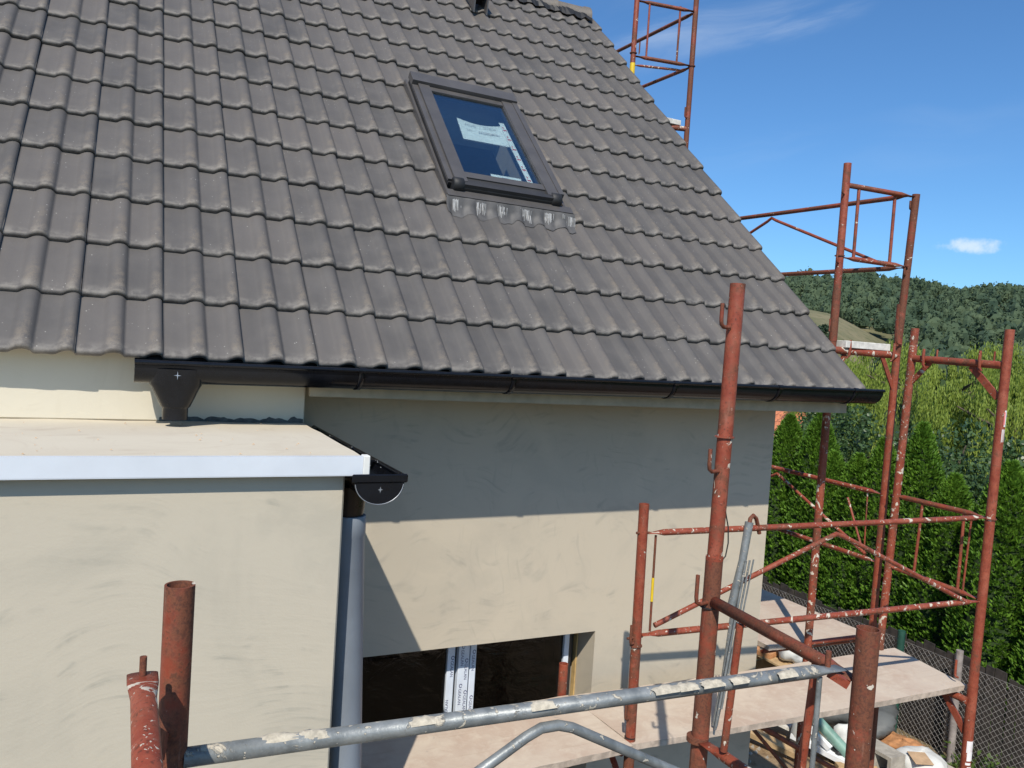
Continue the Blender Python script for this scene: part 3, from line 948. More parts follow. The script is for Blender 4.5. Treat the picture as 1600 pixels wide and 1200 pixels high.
# side and apron flashing
fr = MB()
rbox(fr, A0 - 0.022, A0 - 0.0065, B0 - 0.06, B1 + 0.02, 0.0, 0.050)
rbox(fr, A1 + 0.0065, A1 + 0.022, B0 - 0.06, B1 + 0.02, 0.0, 0.048)
rbox(fr, A1 + 0.022, A1 + 0.050, B0 - 0.06, B1 + 0.02, 0.004, 0.010)
rbox(fr, A0 - 0.020, A1 + 0.05, B0 - 0.075, B0 - 0.014, 0.042, 0.054)
obj('flashing', fr, 'cladding', rw)


def tile_top(u, v):
    j = math.floor(v / G)
    return -0.019 + profile_at(u) + THK - THK / G * (v - j * G)


fr = MB()
nu, nv = 90, 6
ua, ub = A0 - 0.03, A1 + 0.06
for i in range(nu + 1):
    U = ua + (ub - ua) * i / nu
    low = B0 - 0.185 - 0.012 * math.sin(2 * math.pi * (U / 0.15)) - 0.006 * math.sin(i * 0.9)
    for k in range(nv + 1):
        V = (B0 - 0.072) + (low - (B0 - 0.072)) * k / nv
        s_ = k / nv
        h = (1 - s_) ** 2 * 0.050 + (1 - (1 - s_) ** 2) * (tile_top(U, V) + 0.004)
        fr.v.append(RP(U, V, h))
for i in range(nu):
    for k in range(nv):
        a_ = i * (nv + 1) + k
        fr.f.append((a_, a_ + 1, a_ + nv + 2, a_ + nv + 1)); fr.sm.append(True)
apr = obj('apron', fr, 'lead', rw)
fr = MB()
for k in range(6):                                                    # pale scuffs where the apron was dressed over the rolls
    uc = 1.533 + k * 0.15 + (0.004 if k % 2 else 0)
    for q in range(26):
        U = uc + random.gauss(0, 0.017); V0_ = B0 - 0.088 - abs(random.gauss(0, 0.012)); ln = random.uniform(0.012, 0.055); wd = random.uniform(0.0010, 0.0034)
        vs = []
        for (du, dv) in ((-wd, 0), (wd, 0), (wd * .5, -ln), (-wd * .5, -ln)):
            s_ = ((B0 - 0.072) - (V0_ + dv)) / 0.113
            s_ = min(1, max(0, s_))
            vs.append(RP(U + du, V0_ + dv, (1 - s_) ** 2 * 0.050 + (1 - (1 - s_) ** 2) * (tile_top(U + du, V0_ + dv) + 0.004) + 0.0022))
        fr.add(vs, [(0, 1, 2, 3)])
obj('scuff_marks', fr, 'scuff', apr, kind='stuff')

# ------------------------------------------------------------------ gutters and downpipe


def gutter(mb_, path0, path1, R, up=(0, 0, 1), side=None, thick=0.003, n=18, cap0=True, cap1=True):
    """half-round channel between two points (centre of the rim), with rolled front bead on +side"""
    p0, p1 = Vector(path0), Vector(path1)
    side = Vector(side)
    for X in (0,):
        vs = []; fs = []
        for P in (p0, p1):
            for rr in (R, R - thick):
                for k in range(n + 1):
                    a_ = math.pi * k / n
                    vs.append(P + side * rr * math.cos(a_) - Vector(up) * rr * math.sin(a_))
        m = n + 1
        for k in range(n):
            fs.append((k, k + 1, 2 * m + k + 1, 2 * m + k))
            fs.append((m + k + 1, m + k, 3 * m + k, 3 * m + k + 1))
        mb_.add(vs, fs, True)
        mb_.add([vs[0], vs[m], vs[3 * m], vs[2 * m], vs[n], vs[m + n], vs[3 * m + n], vs[2 * m + n]], [(0, 1, 2, 3), (7, 6, 5, 4)])
    for P, c_ in ((p0, cap0), (p1, cap1)):
        if c_:
            ring = [P + side * (R - .001) * math.cos(math.pi * k / n) - Vector(up) * (R - .001) * math.sin(math.pi * k / n) for k in range(n + 1)]
            d = (p1 - p0).normalized() * 0.002
            mb_.add(ring + [q + d for q in ring], [tuple(range(n + 1)), tuple(range(2 * n + 1, n, -1))])
    return mb_


GR = 0.078
gz = lambda x: -0.021 + 0.0072 * (x - 0.0)
gutm = MB()
gutter(gutm, (-0.10, -0.062, gz(-0.10)), (3.850, -0.062, gz(3.850)), GR, side=(0, -1, 0))
gut = obj('gutter', gutm, 'black_plastic', house)
mb = MB(); mb.tube([(-0.101, -0.062 - GR - 0.004, gz(-0.10) + 0.004), (3.851, -0.062 - GR - 0.004, gz(3.885) + 0.004)], 0.009, 10)
obj('gutter_bead', mb, 'black_plastic', gut)
for x in (0.75, 1.452, 2.353, 3.047, 3.62):
    mb = MB()
    n = 16
    for X in (x - 0.011, x + 0.011):
        for rr in (GR + 0.0045, GR + 0.0005):
            for k in range(n + 1):
                a_ = math.pi * k / n
                mb.v.append((X, -0.062 - rr * math.cos(a_), gz(x) - rr * math.sin(a_)))
    m_ = n + 1
    for k in range(n):
        mb.f += [(k, 2 * m_ + k, 2 * m_ + k + 1, k + 1), (m_ + k, m_ + k + 1, 3 * m_ + k + 1, 3 * m_ + k),
                 (k, k + 1, m_ + k + 1, m_ + k), (2 * m_ + k + 1, 2 * m_ + k, 3 * m_ + k, 3 * m_ + k + 1)]
        mb.sm += [True] * 4
    mb.tube([(x - 0.014, -0.062 - GR - 0.004, gz(x) + 0.004), (x + 0.014, -0.062 - GR - 0.004, gz(x) + 0.004)], 0.0125, 10)
    obj('gutter_clip', mb, 'black_plastic', gut)
# outlet: a collar round the gutter that narrows to a spigot
mb = MB()
n = 20
secs = []
for (zz_, hx, hy, cx_) in ((-0.040, 0.098, GR + 0.008, 0.045), (-0.100, 0.094, 0.070, 0.045), (-0.112, 0.086, 0.064, 0.046), (-0.185, 0.054, 0.052, 0.048), (-0.192, 0.047, 0.047, 0.048), (-0.236, 0.046, 0.046, 0.048)):
    pw = 3.4 if zz_ > -0.15 else 2.0
    ring = []
    for k in range(n):
        a_ = 2 * math.pi * k / n
        c_, s_ = math.cos(a_), math.sin(a_)
        rr = (abs(c_) ** pw + abs(s_) ** pw) ** (-1 / pw)
        ring.append((cx_ + hx * c_ * rr, -0.062 + hy * s_ * rr, zz_))
    secs.append(ring)
for r_ in secs: mb.v += r_
for i in range(len(secs) - 1):
    for k in range(n):
        mb.f.append((i * n + k, i * n + (k + 1) % n, (i + 1) * n + (k + 1) % n, (i + 1) * n + k)); mb.sm.append(i not in (3,))
outlet = obj('gutter_outlet', mb, 'black_plastic', gut)


def star(mb_, c, ax, up, R, r):
    c, ax, up = Vector(c), Vector(ax), Vector(up)
    pts = []
    for k in range(8):
        a_ = math.pi * k / 4
        rr = R if k % 2 == 0 else r
        pts.append(c + (ax * math.cos(a_) + up * math.sin(a_)) * rr * (1.3 if k in (2, 6) else 1.0))
    mb_.add([c] + pts, [(0, k + 1, (k + 1) % 8 + 1) for k in range(8)])


mb = MB(); star(mb, (0.046, -0.062 - GR - 0.0105, -0.062), (1, 0, 0), (0, 0.10, 1), 0.013, 0.0026)
obj('star_mark', mb, 'silver', gut)  # small silver four-pointed star on the outlet front

# bay gutter along the right side of the bay
bg_m = MB()
BGX, BGZ, BGR = 0.607, -0.318, 0.080
gutter(bg_m, (BGX, -0.945, BGZ), (BGX, 0.445, BGZ), BGR, side=(1, 0, 0))
bgut = obj('bay_gutter', bg_m, 'black_plastic', house)
mb = MB()
mb.tube([(BGX + BGR + 0.003, -0.946, BGZ + 0.003), (BGX + BGR + 0.003, 0.445, BGZ + 0.003)], 0.009, 10)
mb.tube([(BGX - BGR + 0.002, -0.944, BGZ + 0.000), (BGX - BGR + 0.002, 0.445, BGZ + 0.000)], 0.006, 8)
obj('gutter_bead', mb, 'black_plastic', bgut)
mb = MB()
mb.cbox((BGX - BGR - 0.010, -0.953, BGZ - 0.014), (BGX + BGR + 0.012, -0.9455, BGZ + 0.014), 0.004)
n = 24
ring = [(BGX + (BGR + 0.002) * math.cos(math.pi * k / n), -0.9480, BGZ - 0.012 - (BGR - 0.008) * math.sin(math.pi * k / n)) for k in range(n + 1)]
mb.add(ring + [(p[0], -0.9462, p[2]) for p in ring], [tuple(range(n + 1))] + [(k, k + 1, n + 2 + k, n + 1 + k) for k in range(n)])
cap = obj('end_cap', mb, 'black_plastic', bgut)
mb = MB()
mb.tube([(BGX + (BGR - 0.001) * math.cos(math.pi * (0.03 + 0.94 * k / n)), -0.9490, BGZ - 0.012 - (BGR - 0.009) * math.sin(math.pi * (0.03 + 0.94 * k / n))) for k in range(n + 1)], 0.0016, 6)
obj('cap_rim', mb, 'silver', bgut)
mb = MB(); star(mb, (BGX + 0.003, -0.9492, BGZ - 0.036), (1, 0, 0), (0, 0, 1), 0.008, 0.003)
obj('star_mark', mb, 'silver', bgut)  # smaller silver star on the end cap
for y in (-0.62, -0.30, 0.02, 0.34):
    mb = MB(); mb.box((BGX - BGR - 0.004, y - 0.012, BGZ + 0.004), (BGX + BGR + 0.006, y + 0.012, BGZ + 0.010))
    obj('gutter_clip', mb, 'black_plastic', bgut)
mb = MB()
for k in range(30):
    x = BGX + BGR * random.uniform(-0.3, 1.0); y = random.uniform(-0.9, 0.4); r_ = random.uniform(0.001, 0.0035)
    z = BGZ + 0.010
    mb.add([(x - r_, y, z), (x + r_, y, z), (x, y + r_, z + r_), (x, y - r_, z + r_)], [(0, 1, 2), (0, 3, 1), (0, 2, 3), (1, 3, 2)])
obj('mortar_drops', mb, 'white_cap', bgut, kind='stuff')
mb = MB(); mb.tube([(0.570, -0.735, -0.378), (0.570, -0.735, -0.45), (0.570, -0.735, -0.475), (0.570, -0.735, -0.50)], [0.056, 0.052, 0.048, 0.048], 24)
obj('outlet', mb, 'brown_plastic', bgut)
mb = MB()
mb.tube([(0.570, -0.735, -0.478), (0.570, -0.735, -0.484), (0.571, -0.735, -0.545), (0.572, -0.735, -0.552), (0.605, -0.755, -1.45), (0.612, -0.76, -EAVE)],
        [0.0565, 0.0585, 0.0585, 0.0545, 0.0545, 0.0545], 28)
dp = obj('downpipe', mb, 'grey_pvc', house)
mb = MB(); mb.tube([(0.588, -0.745, -1.0), (0.589, -0.745, -1.0)], 0.02, 8)

# ------------------------------------------------------------------ ground-floor window
FY = 0.625
wm = MB()
wm.box((OX0 + 0.002, FY, OZ1 - 0.060), (OX1 - 0.032, FY + 0.07, OZ1 - 0.002))
wm.box((OX0 + 0.002, FY, OZ0 + 0.002), (OX1 - 0.032, FY + 0.07, OZ0 + 0.07))
wm.box((OX0 + 0.002, FY, OZ0 + 0.071), (OX0 + 0.06, FY + 0.07, OZ1 - 0.061))
win = obj('window', wm, 'window_dark', house)
mx = 1.540       # left edge of the film-wrapped middle stiles
for nm, a_, b_, yo in (('sash_stile', mx - 0.014, mx + 0.030, -0.006), ('mullion', mx + 0.048, mx + 0.112, -0.016), ('sash_stile', mx + 0.124, mx + 0.160, -0.004),
                       ('frame_stile', OX1 - 0.105, OX1 - 0.072, -0.008)):
    mb = MB(); mb.cbox((a_, FY + yo, OZ0 + 0.072), (b_, FY + 0.06, OZ1 - 0.062), 0.003)
    st = obj(nm, mb, 'pvc_film', win)
    if nm == 'mullion': mull = st
mb = MB(); mb.box((mx + 0.0305, FY + 0.02, OZ0 + 0.072), (mx + 0.0475, FY + 0.05, OZ1 - 0.062)); obj('gap_backing', mb, 'window_dark', win)  # dark strip behind the gap, painting its shade between the stiles
mb = MB(); mb.box((mx + 0.1125, FY + 0.02, OZ0 + 0.072), (mx + 0.1235, FY + 0.05, OZ1 - 0.062)); obj('gap_backing', mb, 'window_dark', win)
mb = MB(); mb.box((OX1 - 0.071, FY + 0.004, OZ0 + 0.071), (OX1 - 0.050, FY + 0.06, OZ1 - 0.061))
obj('frame_gap_backing', mb, 'window_dark', win)  # dark strip painting the shaded gap beside the frame stile
mb = MB(); mb.box((OX1 - 0.011, FY + 0.012, OZ0 + 0.003), (OX1 - 0.003, FY + 0.05, OZ1 - 0.003))
obj('foam_strip', mb, 'foam', win)
for a_, b_ in ((OX0 + 0.061, mx - 0.015), (mx + 0.161, OX1 - 0.106)):
    mb = MB(); mb.box((a_, FY + 0.012, OZ0 + 0.071), (b_, FY + 0.016, OZ1 - 0.061))
    obj('pane', mb, 'filmglass', win)
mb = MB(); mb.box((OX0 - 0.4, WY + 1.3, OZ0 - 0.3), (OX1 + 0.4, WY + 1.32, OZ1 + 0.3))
obj('room_dark_sheet', mb, 'dark_room', win)  # panel coloured nearly black to act as the room's darkness


def text_mesh(body, size):
    cu = bpy.data.curves.new('txt', 'FONT')
    cu.body = body; cu.size = size; cu.extrude = 0.0; cu.align_x = 'LEFT'
    to = bpy.data.objects.new('txt', cu)
    scene.collection.objects.link(to)
    dg = bpy.context.evaluated_depsgraph_get()
    me = bpy.data.meshes.new_from_object(to.evaluated_get(dg))
    bpy.data.objects.remove(to)
    return me


tm = text_mesh('GEALAN', 0.024)
tm.materials.clear(); tm.materials.append(MATS['ink'])
tm.name = 'film_lettering'
for (X, Z, yo, flip) in ((mx + 0.006, -1.62, -0.0068, 1), (mx + 0.004, -1.93, -0.0068, -1), (mx + 0.062, -1.56, -0.0168, 1), (mx + 0.086, -1.64, -0.0168, 1),
                         (mx + 0.058, -1.78, -0.0168, 1), (mx + 0.088, -1.82, -0.0168, 1), (mx + 0.062, -1.98, -0.0168, 1), (mx + 0.134, -1.60, -0.0048, 1), (mx + 0.132, -1.86, -0.0048, 1)):
    o = bpy.data.objects.new('film_lettering', tm)
    scene.collection.objects.link(o)
    o.parent = win
    rot = Matrix(((1, 0, 0), (0, 0, -1), (0, 1, 0))) @ Matrix.Rotation(math.radians(-90 * flip), 3, 'Z')
    mw = rot.to_4x4(); mw.translation = Vector((X, FY + yo, Z)) - base
    o.matrix_local = mw
    ROOTLOC[o] = base
    mb = MB()      # round emblem beside each word
    mb.add([(X + 0.011 * flip + 0.010 * math.cos(k * math.pi / 6) * (1 if k % 12 else 1), FY + yo, Z + flip * 0.016 + 0.012 * math.sin(k * math.pi / 6)) for k in range(12)]
           + [(X + 0.011 * flip + 0.006 * math.cos(k * math.pi / 6), FY + yo, Z + flip * 0.016 + 0.008 * math.sin(k * math.pi / 6)) for k in range(12)],
           [(k, (k + 1) % 12, 12 + (k + 1) % 12, 12 + k) for k in range(11)])
    obj('film_emblem', mb, 'ink', win)

# cable hanging by the wall
mb = MB()
mb.tube([(1.600, -1.385, -0.27), (1.615, -1.385, -0.315), (1.633, -1.385, -0.361), (1.650, -1.385, -0.415), (1.655, -1.385, -0.467), (1.648, -1.385, -0.510), (1.628, -1.385, -0.532), (1.610, -1.385, -0.515), (1.600, -1.388, -0.49)], 0.0022, 6)
tag(obj('cable', mb, 'cable', loc=(1.62, -1.385, -0.53)), 'thin black wire hanging in a loop from the tall rusty pole', 'cable')


# ------------------------------------------------------------------ scaffolds
def pole(root, p0, p1, r=0.0242, mat='red', name='pole', hollow=0.0, n=16):
    mb_ = MB(); mb_.tube([p0, p1], r, n, True, hollow)
    return obj(name, mb_, mat, root)


def rail(root, p0, p1, r=0.017, mat='red', name='guard_rail', flat=(True, True), n=12):
    """tube whose ends are pressed flat for the pins"""
    p0, p1 = Vector(p0), Vector(p1)
    d = (p1 - p0).normalized()
    L = (p1 - p0).length
    mb_ = MB()
    s_ = Vector((0, 0, 1)).cross(d).normalized() if abs(d.z) < 0.95 else Vector((1, 0, 0))
    u_ = d.cross(s_)
    secs_ = []
    e = 0.055
    if flat[0]: secs_ += [(0.0, 1.25, 0.16), (e * .7, 1.25, 0.16), (e * 1.7, 1, 1)]
    else: secs_ += [(0, 1, 1)]
    if flat[1]: secs_ += [(L - e * 1.7, 1, 1), (L - e * .7, 1.25, 0.16), (L, 1.25, 0.16)]
    else: secs_ += [(L, 1, 1)]
    for q, (t_, a_, b_) in enumerate(secs_):
        for k in range(n):
            an = 2 * math.pi * k / n
            mb_.v.append(p0 + d * t_ + s_ * math.cos(an) * r * a_ + u_ * math.sin(an) * r * b_)
    for q in range(len(secs_) - 1):
        for k in range(n):
            mb_.f.append((q * n + k, q * n + (k + 1) % n, (q + 1) * n + (k + 1) % n, (q + 1) * n + k)); mb_.sm.append(True)
    mb_.f += [tuple(range(n))[::-1], tuple(range((len(secs_) - 1) * n, len(secs_) * n))]; mb_.sm += [False, False]
    return obj(name, mb_, mat, root)


def hook(root, p, dx, dy, h=0.075, r=0.0065, mat='red_rust'):
    """L-shaped pin welded to a pole"""
    p = Vector(p); o_ = Vector((dx, dy, 0))
    mb_ = MB()
    mb_.tube([p, p + o_ * 0.7, p + o_ * 0.95 + Vector((0, 0, 0.008)), p + o_ + Vector((0, 0, 0.025)), p + o_ * 1.0 + Vector((0, 0, h))], r, 8)
    return obj('hook', mb_, mat, root)


def ring(root, p, r=0.030, h=0.010, mat='red', name='collar', n=18):
    p = Vector(p)
    mb_ = MB(); mb_.tube([p, p + Vector((0, 0, h))], r, n)
    return obj(name, mb_, mat, root)


def gusset(root, p0, p1, w_=0.016, t_=0.004, mat='red'):
    p0, p1 = Vector(p0), Vector(p1)
    d = (p1 - p0).normalized()
    s_ = Vector((0, 0, 1)).cross(d).normalized()
    u_ = d.cross(s_)
    mb_ = MB()
    vs_ = []
    for P in (p0, p1):
        vs_ += [P - s_ * t_ - u_ * w_, P + s_ * t_ - u_ * w_, P + s_ * t_ + u_ * w_, P - s_ * t_ + u_ * w_]
    mb_.hexa(vs_)
    return obj('gusset', mb_, mat, root)


GZ = -EAVE
# --- near scaffold in front of the bay
near = thing('scaffold', 'nearest scaffold with rusty red poles and grey galvanised rail in front of the bay', 'scaffold', (0.8, -1.7, GZ))
pole(near, (-0.037, -1.98, -0.305), (-0.045, -1.99, GZ), 0.0240, 'red_rust', hollow=0.12, n=28)
pole(near, (1.545, -2.03, -0.515), (1.535, -2.03, GZ), 0.0280, 'red_rust', hollow=0.12, n=28)
# A: upper tube, sleeve, lower tube
AX, AY = 1.585, -1.41
pole(near, (AX + 0.006, AY, 0.368), (AX - 0.004, AY, -0.53), 0.0240, 'red', hollow=0.10, n=24)
pole(near, (AX - 0.004, AY, -0.505), (AX - 0.020, AY, GZ), 0.0275, 'red_rust', n=24)
ring(near, (AX - 0.001, AY, -0.119), 0.031, 0.004, 'red')
ring(near, (AX - 0.0125, AY, -0.664), 0.0283, 0.003, 'black_matt', 'joint')
ring(near, (AX - 0.004, AY, -0.512), 0.0282, 0.012, 'red', 'collar')
ring(near, (AX - 0.017, AY, -1.10), 0.0355, 0.016, 'red_rust', 'collar')
for z, dx in ((0.228, -0.046), (-0.225, -0.050), (-0.645, -0.062)):
    hook(near, (AX - 0.020, AY - 0.008, z), dx, -0.012, 0.072 if z > -0.5 else 0.095)
# end guard frame between A and P
rail(near, (AX - 0.012, AY - 0.025, -0.640), (1.548, -2.005, -0.655), 0.0180, 'red_rust', 'guard_rail', (False, True))
rail(near, (AX - 0.016, AY - 0.025, -1.092), (1.545, -2.005, -1.062), 0.0175, 'red_splash', 'guard_rail', (True, True))
pole(near, (1.560, -1.570, -0.665), (1.552, -1.550, -1.062), 0.0115, 'red', 'spindle', n=10)
pole(near, (1.556, -1.868, -0.668), (1.552, -1.845, -1.052), 0.0115, 'red', 'spindle', n=10)
pole(near, (1.500, -1.955, -0.635), (1.500, -1.955, -0.595), 0.0075, 'red_rust', 'pin', n=8)
gusset(near, (1.528, -2.000, -0.668), (1.500, -1.960, -0.648), 0.010, 0.008, 'red')
# galvanised guard panel from L to P
rail(near, (-0.02, -1.985, -0.5985), (1.535, -1.965, -0.638), 0.0165, 'galv', 'guard_rail', (False, True), 18)
mb = MB(); mb.tube([(0.18, -1.983, -0.905), (0.58, -1.981, -0.695), (0.63, -1.980, -0.669), (0.665, -1.980, -0.655), (0.705, -1.980, -0.655), (0.74, -1.979, -0.666), (0.79, -1.979, -0.692), (1.23, -1.972, -0.92)], 0.0112, 12)
obj('brace', mb, 'galv_clean', near)
pole(near, (1.463, -1.966, -0.652), (1.462, -1.966, -1.05), 0.0068, 'galv_clean', 'spindle', n=8)
rail(near, (-0.02, -1.985, -1.06), (1.535, -1.965, -1.06), 0.0170, 'galv', 'guard_rail', (False, True), 12)
# mortar lumps clinging to the galvanised rail
for x, s_ in ((0.13, 1.2), (0.19, 0.9), (0.40, 0.7), (0.66, 0.8), (0.97, 1.0), (1.03, 0.8), (1.10, 0.9), (1.18, 0.7), (1.33, 0.8)):
    mb = MB()
    zc = -0.5985 - 0.0394 * (x + 0.02) / 1.555
    for i in range(7):
        for k in range(8):
            t_ = i / 6; an = math.pi * (0.15 + 0.75 * k / 7)
            rr = 0.0154 + 0.0062 * s_ * (math.sin(math.pi * t_) * math.sin(math.pi * k / 7)) ** 1.6 * random.uniform(0.2, 1.25)
            mb.v.append((x + (t_ - 0.5) * 0.070 * s_ + random.uniform(-0.004, 0.004), -1.983 - rr * math.cos(an), zc + rr * math.sin(an)))
    for i in range(6):
        for k in range(7):
            mb.f.append((i * 8 + k, (i + 1) * 8 + k, (i + 1) * 8 + k + 1, i * 8 + k + 1)); mb.sm.append(True)
    obj('mortar_lump', mb, 'mortar', near)
# red rail pinned to L running towards the viewer
rail(near, (-0.090, -2.050, -0.420), (-0.088, -3.05, -0.420), 0.0178, 'red_splash', 'guard_rail', (True, False), 18)
pole(near, (-0.090, -2.065, -0.420), (-0.090, -2.065, -0.388), 0.0055, 'red_rust', 'pin', n=10)
gusset(near, (-0.052, -2.015, -0.560), (-0.078, -2.10, -0.500), 0.020, 0.004, 'red')
rail(near, (-0.045, -2.02, -1.3), (-0.045, -3.1, -1.3), 0.0178, 'red_splash', 'guard_rail', (True, False), 12)
pole(near, (-0.042, -3.12, -0.36), (-0.042, -3.12, GZ), 0.0240, 'red_rust', n=16)

# --- scaffold along the front wall
front = thing('scaffold', 'red scaffold standing along the shaded front wall with its deck under the window', 'scaffold', (3.2, -0.1, GZ))
CXp, CYp = 2.105, -0.305
pole(front, (CXp - 0.010, CYp, -0.571), (CXp + 0.008, CYp, -1.745), 0.0240, 'red', hollow=0.10, n=20)
pole(front, (CXp + 0.008, CYp, -1.746), (CXp + 0.010, CYp, GZ), 0.0255, 'red_rust', n=16)
ring(front, (CXp, CYp, -1.255), 0.030, 0.007, 'red_rust')
hook(front, (CXp - 0.022, CYp - 0.01, -1.235), -0.022, -0.006, 0.09)
ring(front, (CXp + 0.004, CYp, -1.70), 0.0262, 0.004, 'black_matt', 'joint')
hook(front, (CXp - 0.022, CYp - 0.01, -1.60), -0.020, -0.006, 0.11)
RX, RY_ = 4.45, -0.452
pole(front, (RX, RY_ - 0.014, 0.413), (RX, RY_ + 0.012, -1.755), 0.0265, 'red_clean', hollow=0.1, n=20)
pole(front, (RX, RY_ + 0.012, -1.70), (RX, RY_ + 0.020, GZ), 0.0285, 'red_clean', n=20)
ring(front, (RX, RY_ + 0.012, -1.70), 0.0295, 0.008, 'red')
ring(front, (RX, RY_ + 0.009, -1.45), 0.0272, 0.006, 'red')
QX, QY = 4.45, 0.180
pole(front, (QX, QY - 0.03, 0.417), (QX, QY + 0.03, -1.68), 0.0250, 'red_splash', hollow=0.1, n=20)
pole(front, (QX, QY + 0.03, -1.68), (QX, QY + 0.03, GZ), 0.0265, 'red_rust', n=16)
# portal top bars
mb = MB(); mb.tube([(QX, QY - 0.045, 0.222), (QX, RY_ + 0.012, 0.205)], 0.0230, 16)
obj('portal_bar', mb, 'red', front)
for y, dy in ((QY - 0.13, 0), (RY_ + 0.13, 0)):
    mb = MB(); mb.tube([(QX - 0.030, y, 0.285), (QX - 0.032, y, 0.235), (QX - 0.029, y, 0.185), (QX - 0.022, y - 0.01, 0.165)], [0.008, 0.010, 0.010, 0.007], 8)
    obj('hook', mb, 'red', front)
    mb = MB(); mb.tube([(QX + 0.028, y - 0.05, 0.285), (QX + 0.028, y - 0.05, 0.20)], 0.006, 8)
    obj('hook', mb, 'red', front)
gusset(front, (QX, QY - 0.16, 0.205), (QX, QY - 0.015, 0.045), 0.016, 0.005, 'red_splash')
gusset(front, (RX, RY_ + 0.20, 0.192), (RX, RY_ + 0.02, 0.015), 0.020, 0.006, 'red_clean')
mb = MB(); mb.tube([(QX - 0.03, QY, -1.765), (QX - 0.03, RY_ + 0.02, -1.785)], 0.022, 12)
obj('portal_bar', mb, 'red', front)
gusset(front, (RX - 0.02, RY_ + 0.18, -1.79), (RX - 0.005, RY_ + 0.03, -1.985), 0.020, 0.006, 'red_clean')
hook(front, (RX - 0.01, RY_ + 0.10, -1.68), 0.0, 0.02, 0.10, 0.007, 'red_clean')
# guard panel C to R
rail(front, (CXp + 0.02, CYp, -0.712), (RX - 0.015, RY_ + 0.02, -0.690), 0.0160, 'red_splash')
rail(front, (CXp + 0.02, CYp - 0.01, -1.200), (RX - 0.015, RY_ + 0.02, -1.186), 0.0165, 'red_splash')
mb = MB(); mb.tube([(CXp + 0.10, CYp, -1.165), (3.24, -0.365, -0.775), (3.30, -0.37, -0.752), (3.36, -0.372, -0.770), (RX - 0.14, RY_ + 0.02, -1.175)], 0.0130, 10)
obj('brace', mb, 'red_splash', front)
pole(front, (CXp + 0.070, CYp, -0.725), (CXp + 0.075, CYp, -1.19), 0.0058, 'red_rust', 'spindle', n=8)
mb = MB(); mb.tube([(CXp + 0.0715, CYp - 0.0005, -0.93), (CXp + 0.0730, CYp - 0.0005, -1.045)], 0.0068, 8)
obj('yellow_tape', mb, 'yellow', front)
mb = MB(); mb.tube([(CXp - 0.045, CYp - 0.004, -0.708), (CXp + 0.03, CYp - 0.004, -0.710)], 0.0065, 8)
obj('pin', mb, 'red_rust', front)
mb = MB(); mb.tube([(CXp - 0.055, CYp - 0.004, -1.212), (CXp + 0.03, CYp - 0.004, -1.210)], 0.0065, 8)
obj('pin', mb, 'red_rust', front)
ring(front, (RX, RY_, -0.697), 0.034, 0.006, 'red_rust')
ring(front, (RX, RY_ + 0.004, -0.715), 0.0275, 0.004, 'red_clean')
# end guard between Q and R
rail(front, (QX + 0.01, QY + 0.045, -0.683), (RX + 0.005, RY_ + 0.035, -0.690), 0.0165, 'red')
rail(front, (QX + 0.01, QY + 0.05, -1.150), (RX + 0.005, RY_ + 0.035, -1.178), 0.0165, 'red')
pole(front, (QX + 0.008, QY - 0.185, -0.695), (QX + 0.008, QY - 0.165, -1.155), 0.0092, 'red', 'spindle', n=8)
pole(front, (QX + 0.006, RY_ + 0.165, -0.698), (QX + 0.006, RY_ + 0.165, -1.165), 0.0092, 'red', 'spindle', n=8)
pole(front, (QX + 0.004, RY_ + 0.115, -0.698), (QX + 0.004, RY_ + 0.130, -1.168), 0.0062, 'red', 'spindle', n=8)
# tag on R


def patch(root, c0, c1, r, a0, a1, mat, name='sticker'):
    """curved label hugging a pole between two heights and two angles"""
    mb_ = MB(); n_ = 10
    for P in (c0, c1):
        for k in range(n_ + 1):
            a_ = math.radians(a0 + (a1 - a0) * k / n_)
            mb_.v.append((P[0] + r * math.cos(a_), P[1] + r * math.sin(a_), P[2]))
    for k in range(n_):
        mb_.f.append((k, k + 1, n_ + 2 + k, n_ + 1 + k)); mb_.sm.append(True)
    return obj(name, mb_, mat, root)


patch(front, (RX, RY_ - 0.008, -0.055), (RX, RY_ - 0.007, -0.150), 0.0274, -105, -30, 'tag_white')
patch(front, (RX, RY_ - 0.008, -0.065), (RX, RY_ - 0.007, -0.140), 0.0278, -112, -92, 'tag_pink')
patch(front, (RX, RY_ - 0.006, -0.165), (RX, RY_ - 0.005, -0.240), 0.0274, -118, -40, 'tag_white')
for a0_, a1_, z0_, z1_ in ((-150, -60, -2.02, -2.09), (-140, -55, -2.085, -2.14), (-150, -90, -2.15, -2.165), (-130, -70, -2.175, -2.195)):
    patch(front, (RX, RY_ + 0.0140, z0_), (RX, RY_ + 0.0144, z1_), 0.0293, a0_, a1_, 'tag_white', 'paint_mark')
# inner stub beside the window, dark stub under the bay, ledgers below
pole(front, (2.055, 0.262, -1.555), (2.055, 0.262, GZ), 0.0245, 'red', hollow=0.08, n=16)
pole(front, (0.84, -0.30, -1.735), (0.84, -0.30, GZ), 0.0245, 'red_rust', hollow=0.08, n=16)
pole(front, (0.86, 0.262, -1.735), (0.86, 0.262, GZ), 0.0245, 'red_rust', n=12)
for (xa, ya) in ((2.08, -0.29),):
    mb = MB(); mb.tube([(xa, ya, -1.775), (xa - 0.02, 0.25, -1.775)], 0.022, 12)
    obj('portal_bar', mb, 'red', front)
mb = MB(); mb.tube([(0.85, -0.28, -1.775), (0.86, 0.25, -1.775)], 0.022, 12)
obj('portal_bar', mb, 'red_rust', front)
gusset(front, (2.08, -0.16, -1.79), (2.10, -0.285, -1.95), 0.018, 0.005, 'red')
rail(front, (3.10, 0.23, -1.80), (4.44, 0.23, -3.13), 0.012, 'red_rust', 'brace')
